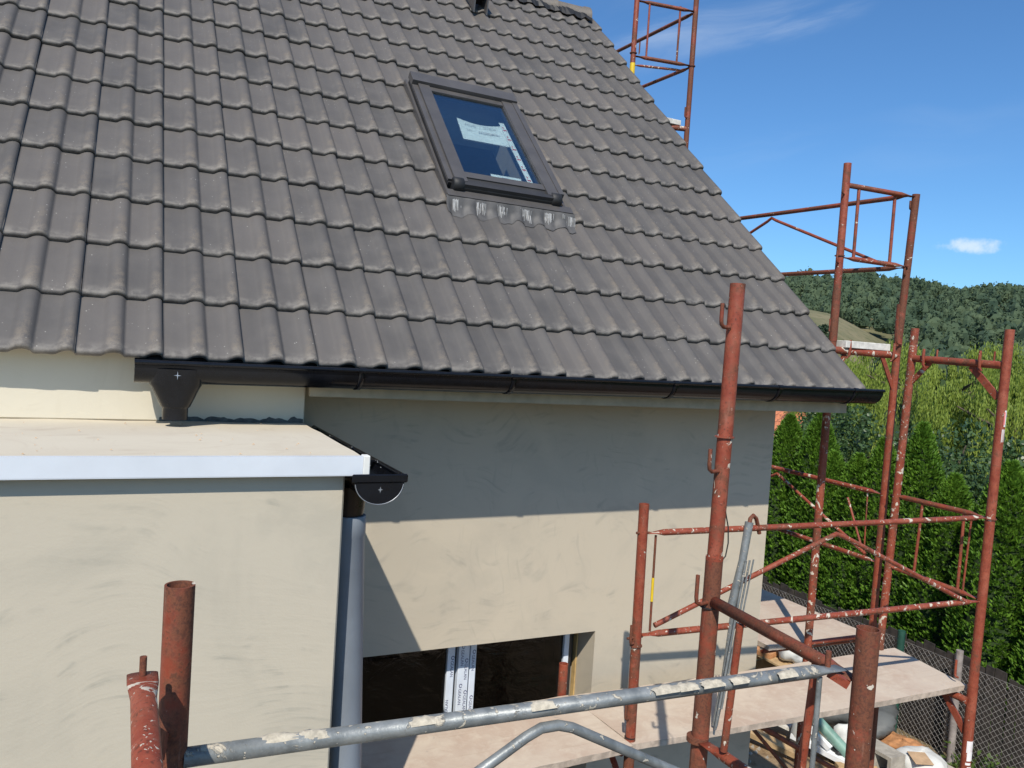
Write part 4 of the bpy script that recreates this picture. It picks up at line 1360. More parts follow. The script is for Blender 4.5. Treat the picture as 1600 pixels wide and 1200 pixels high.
rail(front, (2.95, 0.2, -1.80), (4.44, 0.2, -2.66), 0.016, 'red_rust', 'brace')

# decks: thick plywood boards with a worn edge


def deck(label, c0, c1, c2, c3, ztop, thick, loc):
    """four corners in plan (x, y), slightly sagging board"""
    mb_ = MB()
    n1, n2 = 24, 6
    for i in range(n1 + 1):
        for j in range(n2 + 1):
            s_, t_ = i / n1, j / n2
            x = (1 - s_) * ((1 - t_) * c0[0] + t_ * c3[0]) + s_ * ((1 - t_) * c1[0] + t_ * c2[0])
            y = (1 - s_) * ((1 - t_) * c0[1] + t_ * c3[1]) + s_ * ((1 - t_) * c1[1] + t_ * c2[1])
            z = ztop - 0.008 * math.sin(math.pi * s_) + 0.0015 * math.sin(i * 1.7 + j)
            mb_.v.append((x, y, z))
    m = n2 + 1
    for i in range(n1):
        for j in range(n2):
            mb_.f.append((i * m + j, (i + 1) * m + j, (i + 1) * m + j + 1, i * m + j + 1)); mb_.sm.append(True)
    root = thing('scaffold_deck', label, 'deck', loc)
    obj('board', mb_, 'deck', root)
    eb = MB()
    per = [i * m for i in range(n1 + 1)] + [n1 * m + j for j in range(1, m)] + [i * m + n2 for i in range(n1 - 1, -1, -1)] + [j for j in range(n2 - 1, 0, -1)]
    top = [mb_.v[k] for k in per]
    bot = [(p[0], p[1], p[2] - thick) for p in top]
    k_ = len(per)
    eb.add(top + bot, [(q, k_ + q, k_ + (q + 1) % k_, (q + 1) % k_) for q in range(k_)] + [tuple(range(k_, 2 * k_))])
    obj('edge', eb, 'deck_edge', root)
    return root


ZD = -1.715
deck('pale plaster-dusted deck board running from the window to the corner pole', (2.10, -0.345), (4.475, -0.388), (4.575, 0.195), (2.075, 0.215), ZD, 0.030, (3.3, -0.1, ZD - 0.03))
deck('pinkish dusty deck board under the window beside the downpipe', (0.66, -0.395), (2.092, -0.36), (2.066, 0.217), (0.66, 0.23), ZD + 0.004, 0.032, (1.4, -0.1, ZD - 0.03))
deck('stained deck board running back along the gable side by the fence', (3.69, 0.43), (4.585, 0.43), (4.60, 3.05), (3.72, 3.05), ZD + 0.018, 0.030, (4.1, 1.8, ZD - 0.02))

# --- scaffold along the gable
gab = thing('scaffold', 'tall red scaffold rising past the roof verge along the gable side', 'scaffold', (4.25, 1.6, GZ))
SX, SY, TX, TY = 3.962, 0.365, 4.505, 0.300
pole(gab, (SX + 0.004, SY, 1.436), (SX, SY, 0.215), 0.0240, 'red', hollow=0.1, n=18)
pole(gab, (SX, SY, 0.214), (SX, SY, GZ), 0.0252, 'red_splash', n=18)
pole(gab, (TX, TY - 0.03, 1.302), (TX, TY + 0.015, 0.24), 0.0240, 'red_rust', hollow=0.1, n=18)
pole(gab, (TX, TY + 0.015, 0.58), (TX, TY + 0.012, 0.30), 0.0262, 'red_rust', 'sleeve', n=18)
pole(gab, (SX, SY, 0.62), (SX, SY, 0.30), 0.0262, 'red_rust', 'sleeve', n=18)
pole(gab, (TX, TY + 0.015, 0.239), (TX, TY + 0.03, GZ), 0.0248, 'red', n=18)
ring(gab, (SX, SY, 0.845), 0.031, 0.006, 'red_rust'); ring(gab, (TX, TY, 0.818), 0.031, 0.006, 'red_rust')
for z in (1.235, 0.80):
    hook(gab, (SX - 0.02, SY - 0.012, z), -0.028, -0.012, 0.07)
    hook(gab, (TX - 0.02, TY - 0.012, z - 0.03), -0.022, -0.012, 0.05)
mb = MB(); mb.tube([(SX, SY - 0.005, 0.245), (TX, TY + 0.012, 0.238)], 0.0235, 16)
obj('portal_bar', mb, 'red_splash', gab)
for x in (SX + 0.11, TX - 0.075):
    yy = SY + (TY - SY) * (x - SX) / (TX - SX)
    mb = MB(); mb.tube([(x, yy - 0.030, 0.315), (x, yy - 0.033, 0.265), (x, yy - 0.029, 0.215), (x - 0.012, yy - 0.020, 0.195)], [0.007, 0.009, 0.009, 0.006], 8)
    obj('hook', mb, 'red', gab)
mb = MB(); mb.tube([(SX - 0.06, SY - 0.02, 0.36), (SX - 0.06, SY - 0.02, 0.44)], 0.005, 6); obj('hook', mb, 'red', gab)
hook(gab, (TX - 0.01, TY - 0.02, 0.315), -0.048, -0.004, 0.10, 0.006)
gusset(gab, (SX + 0.11, SY - 0.01, 0.222), (SX + 0.015, SY, 0.06), 0.016, 0.005)
gusset(gab, (TX - 0.13, TY + 0.02, 0.222), (TX - 0.012, TY + 0.015, 0.02), 0.016, 0.005, 'red')
# end guard of the upper level
rail(gab, (SX + 0.02, SY, 1.300), (TX - 0.02, TY - 0.02, 1.285), 0.0170, 'red_rust', flat=(False, True))
rail(gab, (SX + 0.02, SY, 0.840), (TX - 0.02, TY - 0.02, 0.825), 0.0165, 'red_splash')
for f_ in (0.20, 0.74):
    x = SX + (TX - SX) * f_; y = SY + (TY - SY) * f_
    pole(gab, (x, y, 1.295), (x, y, 0.838), 0.0105, 'red', 'spindle', n=8)
# side guard of the upper level, running back along the gable
rail(gab, (TX - 0.005, TY + 0.03, 1.298), (TX - 0.02, 2.74, 1.36), 0.0170, 'red_rust')
rail(gab, (TX - 0.005, TY + 0.03, 0.822), (TX - 0.02, 2.74, 0.86), 0.0165, 'red_rust')
mb = MB(); mb.tube([(TX - 0.01, TY + 0.16, 0.85), (TX - 0.01, 1.52, 1.275), (TX - 0.01, 1.57, 1.30), (TX - 0.01, 1.62, 1.275), (TX - 0.02, 2.6, 0.90)], 0.0115, 10)
obj('brace', mb, 'red', gab)
# side guard of the lower level
rail(gab, (TX + 0.0, TY + 0.03, -0.700), (TX + 0.0, 2.74, -0.66), 0.0165, 'red_splash')
rail(gab, (TX + 0.0, TY + 0.03, -1.165), (TX + 0.0, 2.74, -1.13), 0.0165, 'red_splash')
mb = MB(); mb.tube([(TX, TY + 0.13, -1.135), (TX, 1.25, -0.75), (TX, 1.30, -0.725), (TX, 1.35, -0.75), (TX, 2.6, -1.10)], 0.0115, 10)
obj('brace', mb, 'red_splash', gab)
mb = MB(); mb.tube([(TX + 0.006, 0.62, -0.78), (TX + 0.006, 0.46, -1.12)], 0.008, 8); obj('brace', mb, 'red_splash', gab)
pole(gab, (TX, 0.452, -0.712), (TX, 0.440, -1.150), 0.0052, 'red_splash', 'spindle', n=8)
# second frame further back, one storey higher
UX, UY, VX, VY = 4.0, 3.0, 4.505, 2.775
pole(gab, (UX, UY, 3.95), (UX, UY, GZ), 0.0245, 'red', n=16)
pole(gab, (VX, VY, 3.95), (VX, VY, GZ), 0.0245, 'red_rust', n=16)
ring(gab, (UX, UY, 2.925), 0.034, 0.007, 'red_rust'); ring(gab, (VX, VY, 2.845), 0.034, 0.007, 'red_rust')
rail(gab, (UX + 0.02, UY, 3.41), (VX - 0.02, VY, 3.345), 0.0175, 'red_rust')
rail(gab, (UX + 0.02, UY, 2.905), (VX - 0.02, VY, 2.850), 0.0175, 'red_rust')
for f_ in (0.22, 0.74):
    x = UX + (VX - UX) * f_; y = UY + (VY - UY) * f_
    pole(gab, (x, y, 3.385), (x, y, 2.88), 0.0095, 'red', 'spindle', n=8)
pole(gab, (UX + 0.44, UY - 0.09, 3.30), (UX + 0.43, UY - 0.09, 2.88), 0.0052, 'red_splash', 'spindle', n=8)
rail(gab, (VX, VY + 0.03, 3.345), (VX - 0.03, 5.2, 3.40), 0.0175, 'red_rust')
rail(gab, (VX, VY + 0.03, 2.845), (VX - 0.03, 5.2, 2.90), 0.0165, 'red_rust')
rail(gab, (UX, UY + 0.03, 2.83), (VX - 0.03, VY + 0.05, 2.815), 0.0115, 'red_splash', 'brace')
mb = MB(); mb.tube([(UX, UY, 2.285), (VX, VY, 2.27)], 0.0235, 14); obj('portal_bar', mb, 'red_splash', gab)
mb = MB(); mb.tube([(UX, UY, 0.245), (VX, VY, 0.238)], 0.0235, 14); obj('portal_bar', mb, 'red', gab)
gusset(gab, (VX - 0.12, VY + 0.05, 2.25), (VX - 0.01, VY, 2.06), 0.016, 0.005)
hook(gab, (VX - 0.02, VY - 0.012, 2.37), -0.03, -0.004, 0.09)
hook(gab, (UX + 0.05, UY - 0.01, 2.93), 0.008, 0.0, 0.11)
mb = MB(); mb.tube([(UX, UY - 0.0, 2.835), (UX, UY, 2.735)], 0.0252, 16, False); obj('yellow_tape', mb, 'yellow', gab)
# third frame at the back carries the rails
pole(gab, (VX - 0.03, 5.22, 3.95), (VX - 0.03, 5.22, GZ), 0.0245, 'red', n=12)
pole(gab, (UX - 0.02, 5.22, 2.3), (UX - 0.02, 5.22, GZ), 0.0245, 'red', n=12)
mb = MB(); mb.tube([(UX - 0.02, 5.22, 2.27), (VX - 0.03, 5.22, 2.27)], 0.0235, 12); obj('portal_bar', mb, 'red', gab)
mb = MB(); mb.tube([(UX - 0.02, 5.22, 0.242), (VX - 0.03, 5.22, 0.242)], 0.0235, 12); obj('portal_bar', mb, 'red', gab)
mb = MB(); mb.tube([(3.74, 2.95, ZD - 0.035), (4.52, 2.95, ZD - 0.035)], 0.022, 12); obj('portal_bar', mb, 'red', gab)
mb = MB(); mb.tube([(3.70, 0.50, ZD - 0.035), (4.56, 0.47, ZD - 0.035)], 0.022, 12); obj('portal_bar', mb, 'red_splash', gab)
mb = MB(); mb.tube([(4.00, 0.41, ZD + 0.012), (4.44, 0.40, ZD + 0.012)], 0.016, 12); obj('ledger', mb, 'red_splash', gab)

for lab_, x0_, x1_, y0_, y1_, z_ in (('white plank end lying on the scaffold bar level with the eave', 4.03, 4.44, 0.315, 2.95, 0.263),
                                     ('white plank on the upper scaffold bar just beyond the roof verge', 4.05, 4.45, 2.80, 5.2, 2.300)):
    root = thing('plank', lab_, 'plank', (0.5 * (x0_ + x1_), 0.5 * (y0_ + y1_), z_))
    mb = MB()
    mb.cbox((x0_, y0_, z_), (x1_, y1_, z_ + 0.046), 0.003)
    obj('plank_board', mb, 'white_plank', root)

# galvanised brace bundle leaning on the guard rail
gb = thing('folded_brace', 'folded galvanised brace hung by its hook on the red guard rail', 'brace', (2.62, -0.35, ZD))
mb = MB(); mb.tube([(2.685, -0.375, -0.665), (2.66, -0.375, -0.86), (2.615, -0.37, -1.09)], [0.021, 0.019, 0.021], 16)
obj('upper_tube', mb, 'galv_clean', gb)
mb = MB(); mb.tube([(2.650, -0.36, -1.00), (2.625, -0.35, -1.45), (2.60, -0.335, ZD + 0.012)], [0.014, 0.016, 0.015], 12)
obj('lower_tube', mb, 'galv_clean', gb)
for k, (dx, r_) in enumerate(((0.0, 0.006), (0.025, 0.005), (0.05, 0.004))):
    mb = MB(); mb.tube([(2.655 + dx * 1.2, -0.405 + 0.006 * k, -0.85), (2.560 + dx * 1.2, -0.385, ZD + 0.02 + 0.10 * k)], r_, 8)
    obj('rod', mb, 'galv_clean', gb)
mb = MB(); mb.tube([(2.685, -0.375, -0.68), (2.695, -0.370, -0.648), (2.722, -0.360, -0.636), (2.752, -0.350, -0.655), (2.772, -0.343, -0.690), (2.790, -0.340, -0.735)], 0.0105, 10)
obj('hook', mb, 'red_rust', gb)

# ------------------------------------------------------------------ fence at the plot edge
FX = 7.4
fence = thing('mesh_fence', 'low chain link fence along the edge of the building plot', 'fence', (FX, 3.0, GZ))
for k, (y, mat, top) in enumerate(((1.60, 'grey_post', -2.565), (2.26, 'green_post', -2.60), (4.6, 'grey_post', -2.66), (6.9, 'green_post', -2.66), (-0.4, 'grey_post', -2.6), (-2.4, 'green_post', -2.6))):
    mb = MB(); mb.tube([(FX - 0.02, y, GZ), (FX - 0.02 + 0.01 * (k % 2), y, top)], 0.034 if mat == 'grey_post' else 0.038, 12)
    obj('post', mb, mat, fence)
wm_ = MB()
H0, H1 = GZ + 0.02, -2.70
cell = 0.062
ya, yb = -3.0, 9.5
r_ = 0.0018
L = H1 - H0


def strip(p0, p1, r):
    p0, p1 = Vector(p0), Vector(p1)
    d = (p1 - p0).normalized(); s_ = Vector((1, 0, 0)); u_ = d.cross(s_)
    vs_ = []
    for P in (p0, p1):
        for k in range(3):
            a_ = 2 * math.pi * k / 3
            vs_.append(P + (s_ * math.cos(a_) + u_ * math.sin(a_)) * r)
    wm_.add(vs_, [(k, (k + 1) % 3, 3 + (k + 1) % 3, 3 + k) for k in range(3)], True)


y = ya - L
while y < yb:
    for dirn in (1, -1):
        xo = FX + 0.002 * dirn
        a0 = Vector((xo, y if dirn > 0 else y + L, H0)); a1 = Vector((xo, y + L if dirn > 0 else y, H1))
        strip(a0, a1, r_)
    y += cell
strip((FX, ya, H1), (FX, yb, H1), 0.0025); strip((FX, ya, H0), (FX, yb, H0), 0.0025)
o = obj('wire_mesh', wm_, 'wire', fence, kind='stuff')
# dark board fence behind the mesh
bf = thing('board_fence', 'old dark brown board fence behind the wire mesh', 'fence', (FX + 0.18, 3.0, GZ))
y = -3.0
mb = MB(); mb.box((FX + 0.19, -3.0, GZ + 0.30), (FX + 0.22, 9.5, GZ + 0.37)); mb.box((FX + 0.19, -3.0, GZ + 0.80), (FX + 0.22, 9.5, GZ + 0.87))
obj('rail', mb, 'old_board', bf)
while y < 9.4:
    wd = random.uniform(0.075, 0.12)
    mb = MB(); top = GZ + 1.02 + random.uniform(-0.04, 0.03); lean = random.uniform(-0.01, 0.01)
    xo = FX + 0.16 + random.uniform(-0.006, 0.006)
    mb.hexa([(xo, y, GZ), (xo + 0.018, y, GZ), (xo + 0.018, y + wd, GZ), (xo, y + wd, GZ), (xo, y + lean, top), (xo + 0.018, y + lean, top), (xo + 0.018, y + wd + lean, top + 0.01), (xo, y + wd + lean, top + 0.01)])
    obj('board', mb, 'old_board', bf)
    y += wd + random.uniform(0.004, 0.02)
# concrete edge strip along the fence
mb = MB(); mb.cbox((FX - 0.30, -3, GZ), (FX - 0.12, 9.0, GZ + 0.05), 0.01)
tag(obj('kerb', mb, 'concrete', loc=(FX - 0.2, 3, GZ)), 'low concrete kerb strip along the foot of the mesh fence', 'kerb')
# weeds at the fence foot
N_ = 5200
rng = np.random.default_rng(5)
yy = rng.uniform(-2.5, 8.5, N_)
dens = (np.sin(yy * 2.1) + np.sin(yy * 5.3 + 1) > -0.6)
yy = yy[dens]; n_ = len(yy)
hh = rng.uniform(0, 1, n_) ** 2 * 0.26
C = np.stack([FX + 0.05 + rng.normal(0, 0.06, n_) - 0.1 * rng.uniform(0, 1, n_), yy, GZ + 0.02 + hh], axis=1)
wq = leaf_quads(C, rng.normal(size=(n_, 3)) + np.array([0, 0, 0.8]), rng.uniform(0.03, 0.075, n_), rng.uniform(0.015, 0.04, n_), rng)
o = quads_object('weeds', wq, 'weed', kind='stuff', loc=(FX, 3, GZ))
o['label'] = 'green weeds growing along the foot of the mesh fence'

# ------------------------------------------------------------------ hedge, shrubs, willow, neighbour


def thuja(label, x, y, ztop, rad, seed):
    rg = np.random.default_rng(seed)
    root = thing('thuja_tree', label, 'tree', (x, y, GZ), 'thuja hedge trees behind the fence')
    H = ztop - GZ
    mb_ = MB(); mb_.tube([(x, y, GZ), (x, y, GZ + 0.5 * H), (x, y, ztop - 0.3)], [0.05, 0.035, 0.012], 8); obj('trunk', mb_, 'bark', root)
    ph = rg.uniform(0, 6.28, 6)

    def radius(t_, a_):
        base_ = np.interp(t_, [0, 0.05, 0.25, 0.55, 0.8, 0.93, 1.0], [0.75, 0.92, 1.0, 0.88, 0.58, 0.28, 0.03])
        lump_ = 1 + 0.10 * np.sin(3 * a_ + ph[0] + 5 * t_) + 0.08 * np.sin(5 * a_ + ph[1] - 9 * t_) + 0.07 * np.sin(2 * a_ + 17 * t_ + ph[2]) + 0.05 * np.sin(9 * a_ + 23 * t_ + ph[3])
        return rad * base_ * lump_
    # solid dark core; its colour paints the shade inside the crown
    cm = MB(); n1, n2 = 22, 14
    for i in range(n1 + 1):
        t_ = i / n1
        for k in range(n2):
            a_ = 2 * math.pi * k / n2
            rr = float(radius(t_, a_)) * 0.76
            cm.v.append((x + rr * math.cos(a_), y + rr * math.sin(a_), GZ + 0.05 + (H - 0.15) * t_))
    for i in range(n1):
        for k in range(n2):
            cm.f.append((i * n2 + k, i * n2 + (k + 1) % n2, (i + 1) * n2 + (k + 1) % n2, (i + 1) * n2 + k)); cm.sm.append(True)
    obj('dark_core', cm, 'thuja_core', root)
    # upright sprays: each a small fan of slim leaves
    ns = int(6200 * rad / 0.45 * H / 2.8)
    t_ = rg.uniform(0, 1, ns) ** 0.9; a_ = rg.uniform(0, 2 * math.pi, ns)
    rr = radius(t_, a_) * rg.uniform(0.80, 1.06, ns)
    C0 = np.stack([x + rr * np.cos(a_), y + rr * np.sin(a_), GZ + 0.03 + (H - 0.03) * t_], axis=1)
    out_ = np.stack([np.cos(a_), np.sin(a_), np.full(ns, 1.35)], axis=1) + rg.normal(0, 0.28, (ns, 3))
    out_ /= np.linalg.norm(out_, axis=1, keepdims=True)
    Q = []
    tang = np.stack([-np.sin(a_), np.cos(a_), np.zeros(ns)], axis=1)
    for f_ in (-0.75, -0.35, 0.0, 0.38, 0.8):
        dd_ = out_ + tang * f_ + rg.normal(0, 0.15, (ns, 3))
        dd_ /= np.linalg.norm(dd_, axis=1, keepdims=True)
        ln = rg.uniform(0.038, 0.085, ns) * (1 - 0.25 * abs(f_))
        Q.append(leaf_quads(C0 + dd_ * ln[:, None] * 0.5, dd_, ln, ln * 0.36, rg))
    quads_object('crown', np.concatenate(Q), 'thuja', root)


thujas = [(8.75, 6.55, -0.95, 0.48, 'bushy green thuja behind the house corner at the far end of the hedge'),
          (8.7, 5.95, -0.90, 0.42, 'narrow green thuja beside the house corner before the orange roof'),
          (8.7, 5.36, -0.62, 0.46, 'slim pointed thuja in front of the orange neighbouring roof'),
          (8.75, 4.83, -0.52, 0.44, 'pointed thuja just right of the orange neighbouring roof'),
          (8.6, 4.42, -1.02, 0.40, 'short thuja filling the hedge beneath the dark broadleaf shrub'),
          (8.65, 4.05, -1.00, 0.40, 'broad low thuja behind the tall scaffold pole by the house corner'),
          (8.7, 3.72, -0.75, 0.38, 'thuja rising behind the paired scaffold poles'),
          (8.75, 3.22, -0.50, 0.42, 'tall thuja with a sharp tip right of the paired scaffold poles'),
          (8.7, 2.72, -1.05, 0.42, 'thuja with lowered tip before the dark pear-leaved shrub'),
          (8.55, 1.98, -0.78, 0.47, 'thuja behind the corner pole with the white sticker'),
          (8.55, 1.15, -0.72, 0.48, 'thuja past the corner pole, next in the hedge row'),
          (8.6, 0.35, -0.75, 0.48, 'thuja standing last but one along the board fence'),
          (8.6, -0.45, -0.75, 0.48, 'thuja standing last along the board fence')]
for k, (x, y, zt_, rd, lb) in enumerate(thujas):
    thuja(lb, x, y, zt_, rd, 100 + k)


def broadleaf(name, label, x, y, ztop, rx, rz, n_, mat, seed, lsize=0.075, cat='tree', clumps=26):
    rg = np.random.default_rng(seed)
    root = thing(name, label, cat, (x, y, GZ))
    zc = ztop - rz
    mb_ = MB()
    mb_.tube([(x, y, GZ), (x + 0.05, y - 0.03, GZ + 0.45 * (zc - GZ)), (x, y, zc)], [0.10, 0.08, 0.05], 9)
    cl = []
    for k in range(clumps):
        v_ = rg.normal(size=3); v_ /= np.linalg.norm(v_)
        s_ = rg.uniform(0.35, 0.85)
        c_ = np.array([x, y, zc]) + v_ * np.array([rx, rx, rz]) * s_
        cl.append((c_, rg.uniform(0.26, 0.44) * rx))
        if k < 12:
            mb_.tube([(x, y, zc - 0.3 * rz), tuple((np.array([x, y, zc]) + c_) * 0.5 + np.array([0, 0, 0.1])), tuple(c_)], [0.045, 0.025, 0.008], 6)
    obj('trunk', mb_, 'bark', root)
    per = n_ // clumps
    C_ = []
    for c_, r_2 in cl:
        v_ = rg.normal(size=(per, 3)); v_ /= np.linalg.norm(v_, axis=1, keepdims=True)
        C_.append(c_ + v_ * r_2 * (rg.uniform(0.25, 1.0, per) ** 0.45)[:, None])
    C_ = np.concatenate(C_)
    m_ = len(C_)
    D_ = rg.normal(size=(m_, 3)) + np.array([0, 0, -0.5])
    ls = rg.uniform(0.7, 1.25, m_) * lsize
    quads_object('crown', leaf_quads(C_, D_, ls, ls * 0.62, rg), mat, root)


broadleaf('broadleaf_shrub', 'dark glossy-leaved shrub between the orange roof and the scaffold poles', 11.0, 6.35, -0.25, 1.05, 1.5, 9000, 'shrub', 301)
broadleaf('broadleaf_shrub', 'dark leafy fruit tree below the willow beside the sharp-tipped thuja', 10.6, 4.2, -0.45, 1.0, 1.5, 9000, 'shrub', 302)
broadleaf('broadleaf_shrub', 'dark leafy fruit tree behind the corner pole with stickers', 10.6, 2.9, -0.55, 1.0, 1.5, 9000, 'shrub', 303)
broadleaf('broadleaf_shrub', 'dark leafy tree past the corner pole behind the hedge', 11.0, 1.4, -0.3, 1.2, 1.6, 8000, 'shrub', 304)
broadleaf('broadleaf_shrub', 'dark leafy tree filling the gap behind the paired scaffold poles', 11.4, 5.4, -0.75, 0.9, 1.3, 6500, 'shrub', 305)
broadleaf('broadleaf_shrub', 'dark leafy tree half hidden by the eave gutter end', 12.2, 8.1, -0.35, 1.1, 1.5, 7000, 'shrub', 306)


def willow(label, x, y, ztop, rx, seed, strands=900):
    rg = np.random.default_rng(seed)
    root = thing('willow_tree', label, 'tree', (x, y, GZ), 'willows behind the hedge')
    mb_ = MB()
    mb_.tube([(x, y, GZ), (x + 0.1, y, GZ + 1.5), (x, y + 0.05, ztop - 1.4)], [0.24, 0.19, 0.10], 10)
    for k in range(14):
        a_ = k * 2.4
        r1 = rx * rg.uniform(0.4, 0.8)
        mb_.tube([(x, y, ztop - 2.2 + 0.05 * k), (x + r1 * .5 * math.cos(a_), y + r1 * .5 * math.sin(a_), ztop - 0.9), (x + r1 * math.cos(a_), y + r1 * math.sin(a_), ztop - 0.55)], [0.07, 0.045, 0.015], 6)
    obj('trunk', mb_, 'bark', root)
    cm = MB(); n1, n2 = 8, 18
    for i in range(n1 + 1):
        t_ = i / n1
        for k in range(n2):
            a_ = 2 * math.pi * k / n2
            rr = rx * 0.80 * math.sin(math.pi * 0.5 * min(1, t_ * 1.6 + 0.05)) * (1 + 0.12 * math.sin(5 * a_ + seed))
            cm.v.append((x + rr * math.cos(a_), y + rr * math.sin(a_), ztop - 0.75 - 2.6 * t_ + 0.2 * math.sin(3 * a_ + seed)))
    for i in range(n1):
        for k in range(n2):
            cm.f.append((i * n2 + k, (i + 1) * n2 + k, (i + 1) * n2 + (k + 1) % n2, i * n2 + (k + 1) % n2)); cm.sm.append(True)
    obj('dark_core', cm, 'thuja_core', root)  # solid dark dome, so gaps between the tresses look shaded
    Q = []
    ntr = strands // 24
    for tr in range(ntr):                       # strands hang in tresses with dark gaps between them
        ta = rg.uniform(0, 2 * math.pi); tr_r = rx * math.sqrt(rg.uniform(0.05, 1.0))
        lump_ = 0.30 * math.sin(3 * ta + seed) + 0.22 * math.sin(7 * ta + 2 * seed + tr_r * 2)
        tz = ztop - 1.15 * (tr_r / rx) ** 2 + lump_ + rg.normal(0, 0.20)
        tl = rg.uniform(0.9, 2.6) * (0.75 + 0.5 * tr_r / rx)
        tw = rg.uniform(0.05, 0.115)
        for s_ in range(30):
            ox, oy = rg.normal(0, tw, 2)
            z0 = tz + rg.normal(0, 0.12) - 1.5 * (ox * ox + oy * oy)
            ln = tl * rg.uniform(0.55, 1.05)
            nl = int(ln / 0.046)
            t_ = np.linspace(0, 1, nl)
            sway = rg.normal(0, 0.06, 2)
            reach = 0.32 * np.sin(np.minimum(t_ * 3.0, 1.57))
            X_ = x + (tr_r + reach) * math.cos(ta) + ox * (0.35 + 0.65 * np.minimum(t_ * 2, 1)) + sway[0] * t_
            Y_ = y + (tr_r + reach) * math.sin(ta) + oy * (0.35 + 0.65 * np.minimum(t_ * 2, 1)) + sway[1] * t_
            Z_ = z0 + 0.18 * np.sin(np.minimum(t_ * 5, math.pi)) - ln * t_ ** 1.2
            C_ = np.stack([X_, Y_, Z_], axis=1) + rg.normal(0, 0.018, (nl, 3))
            D_ = np.stack([rg.normal(0, 0.16, nl), rg.normal(0, 0.16, nl), np.full(nl, -1.0)], axis=1)
            ls = rg.uniform(0.06, 0.11, nl)
            Q.append(leaf_quads(C_, D_, ls, ls * 0.26, rg))
    quads_object('crown', np.concatenate(Q), 'willow', root)


willow('large pale green weeping willow behind the hedge and scaffold poles', 18.0, 9.9, 0.62, 2.5, 401, 1900)
willow('smaller weeping willow tucked behind the eave end and tall scaffold pole', 19.0, 13.0, 0.35, 1.9, 402, 1100)
willow('yellowish weeping willow behind the corner pole with stickers', 17.0, 7.0, 0.05, 1.7, 403, 1200)

# neighbour's house with an orange tiled roof
nb = thing('neighbour_house', 'pale neighbouring house with an orange tiled roof behind the thujas', 'house', (18.5, 16.5, GZ))
mb = MB(); mb.box((16.5, 14.0, GZ), (21.5, 19.5, -2.45)); obj('wall', mb, 'house_wall', nb)
nroof = MB()
rise = lambda t_: -2.55 + 1.75 * t_
nroof.hexa([(16.1, 13.6, -2.62), (16.1, 19.9, -2.62), (19.0, 19.9, -0.78), (19.0, 13.6, -0.78), (16.1, 13.6, -2.55), (16.1, 19.9, -2.55), (19.0, 19.9, -0.71), (19.0, 13.6, -0.71)])
nroof.hexa([(19.0, 13.6, -0.78), (19.0, 19.9, -0.78), (21.9, 19.9, -2.62), (21.9, 13.6, -2.62), (19.0, 13.6, -0.71), (19.0, 19.9, -0.71), (21.9, 19.9, -2.55), (21.9, 13.6, -2.55)])
nr = obj('roof', nroof, 'orange_tile', nb)
tm_ = MB()
n = 7
sl_ = Vector((2.9, 0, 1.84)).normalized(); nn = Vector((-1.84, 0, 2.9)).normalized()
for k in range(n + 1):
    for q, (off_, hh_) in enumerate(((0.0, 0.012), (0.37, 0.002))):
        a_ = math.pi * k / n
        p = Vector((0, 0.30 * k / n, 0)) + sl_ * off_ + nn * (hh_ + 0.035 * math.sin(a_))
        tm_.v.append(tuple(p))
for k in range(n):
    tm_.f.append((2 * k, 2 * k + 1, 2 * k + 3, 2 * k + 2)); tm_.sm.append(True)
tm_.f.append(tuple(2 * k for k in range(n + 1))[::-1]); tm_.sm.append(False)
tme = bpy.data.meshes.new('clay_tile'); tme.from_pydata(tm_.v, [], tm_.f); tme.materials.append(MATS['orange_tile']); tme.update()
for r_ in range(9):
    for c_ in range(21):
        o = bpy.data.objects.new('clay_tile', tme); scene.collection.objects.link(o); o.parent = nr
        P = Vector((16.1, 13.6 + c_ * 0.30, -2.55)) + sl_ * (r_ * 0.36)
        o.location = P - ROOTLOC[nb]
        ROOTLOC[o] = ROOTLOC[nb]
mb = MB(); mb.box((16.49, 15.2, -3.4), (16.498, 16.2, -2.75)); nw = obj('window', mb, 'window_dark', nb)

# ------------------------------------------------------------------ building rubbish on the ground


def lumpy(name, label, cat, c, dims, mat, seed, n1=10, n2=18, amp=0.14, flat=0.35, power=2.6):
    rg = np.random.default_rng(seed)
    mb_ = MB()
    ph = rg.uniform(0, 6.28, 8)
    for i in range(n1 + 1):
        th_ = math.pi * i / n1
        for k in range(n2):
            a_ = 2 * math.pi * k / n2
            d = np.array([math.sin(th_) * math.cos(a_), math.sin(th_) * math.sin(a_), math.cos(th_)])
            rr = (np.abs(d) ** power).sum() ** (-1 / power)
            rr *= 1 + amp * (math.sin(3 * a_ + ph[0] + 2 * th_) * 0.5 + math.sin(7 * a_ + ph[1]) * 0.3 + math.sin(5 * th_ + 4 * a_ + ph[2]) * 0.4)
            p = d * rr * np.array(dims) * 0.5
            mb_.v.append((c[0] + p[0], c[1] + p[1], max(c[2] + dims[2] * 0.5 + p[2], c[2])))
    for i in range(n1):
        for k in range(n2):
            mb_.f.append((i * n2 + k, (i + 1) * n2 + k, (i + 1) * n2 + (k + 1) % n2, i * n2 + (k + 1) % n2)); mb_.sm.append(True)
    return tag(obj(name, mb_, mat, loc=c), label, cat)


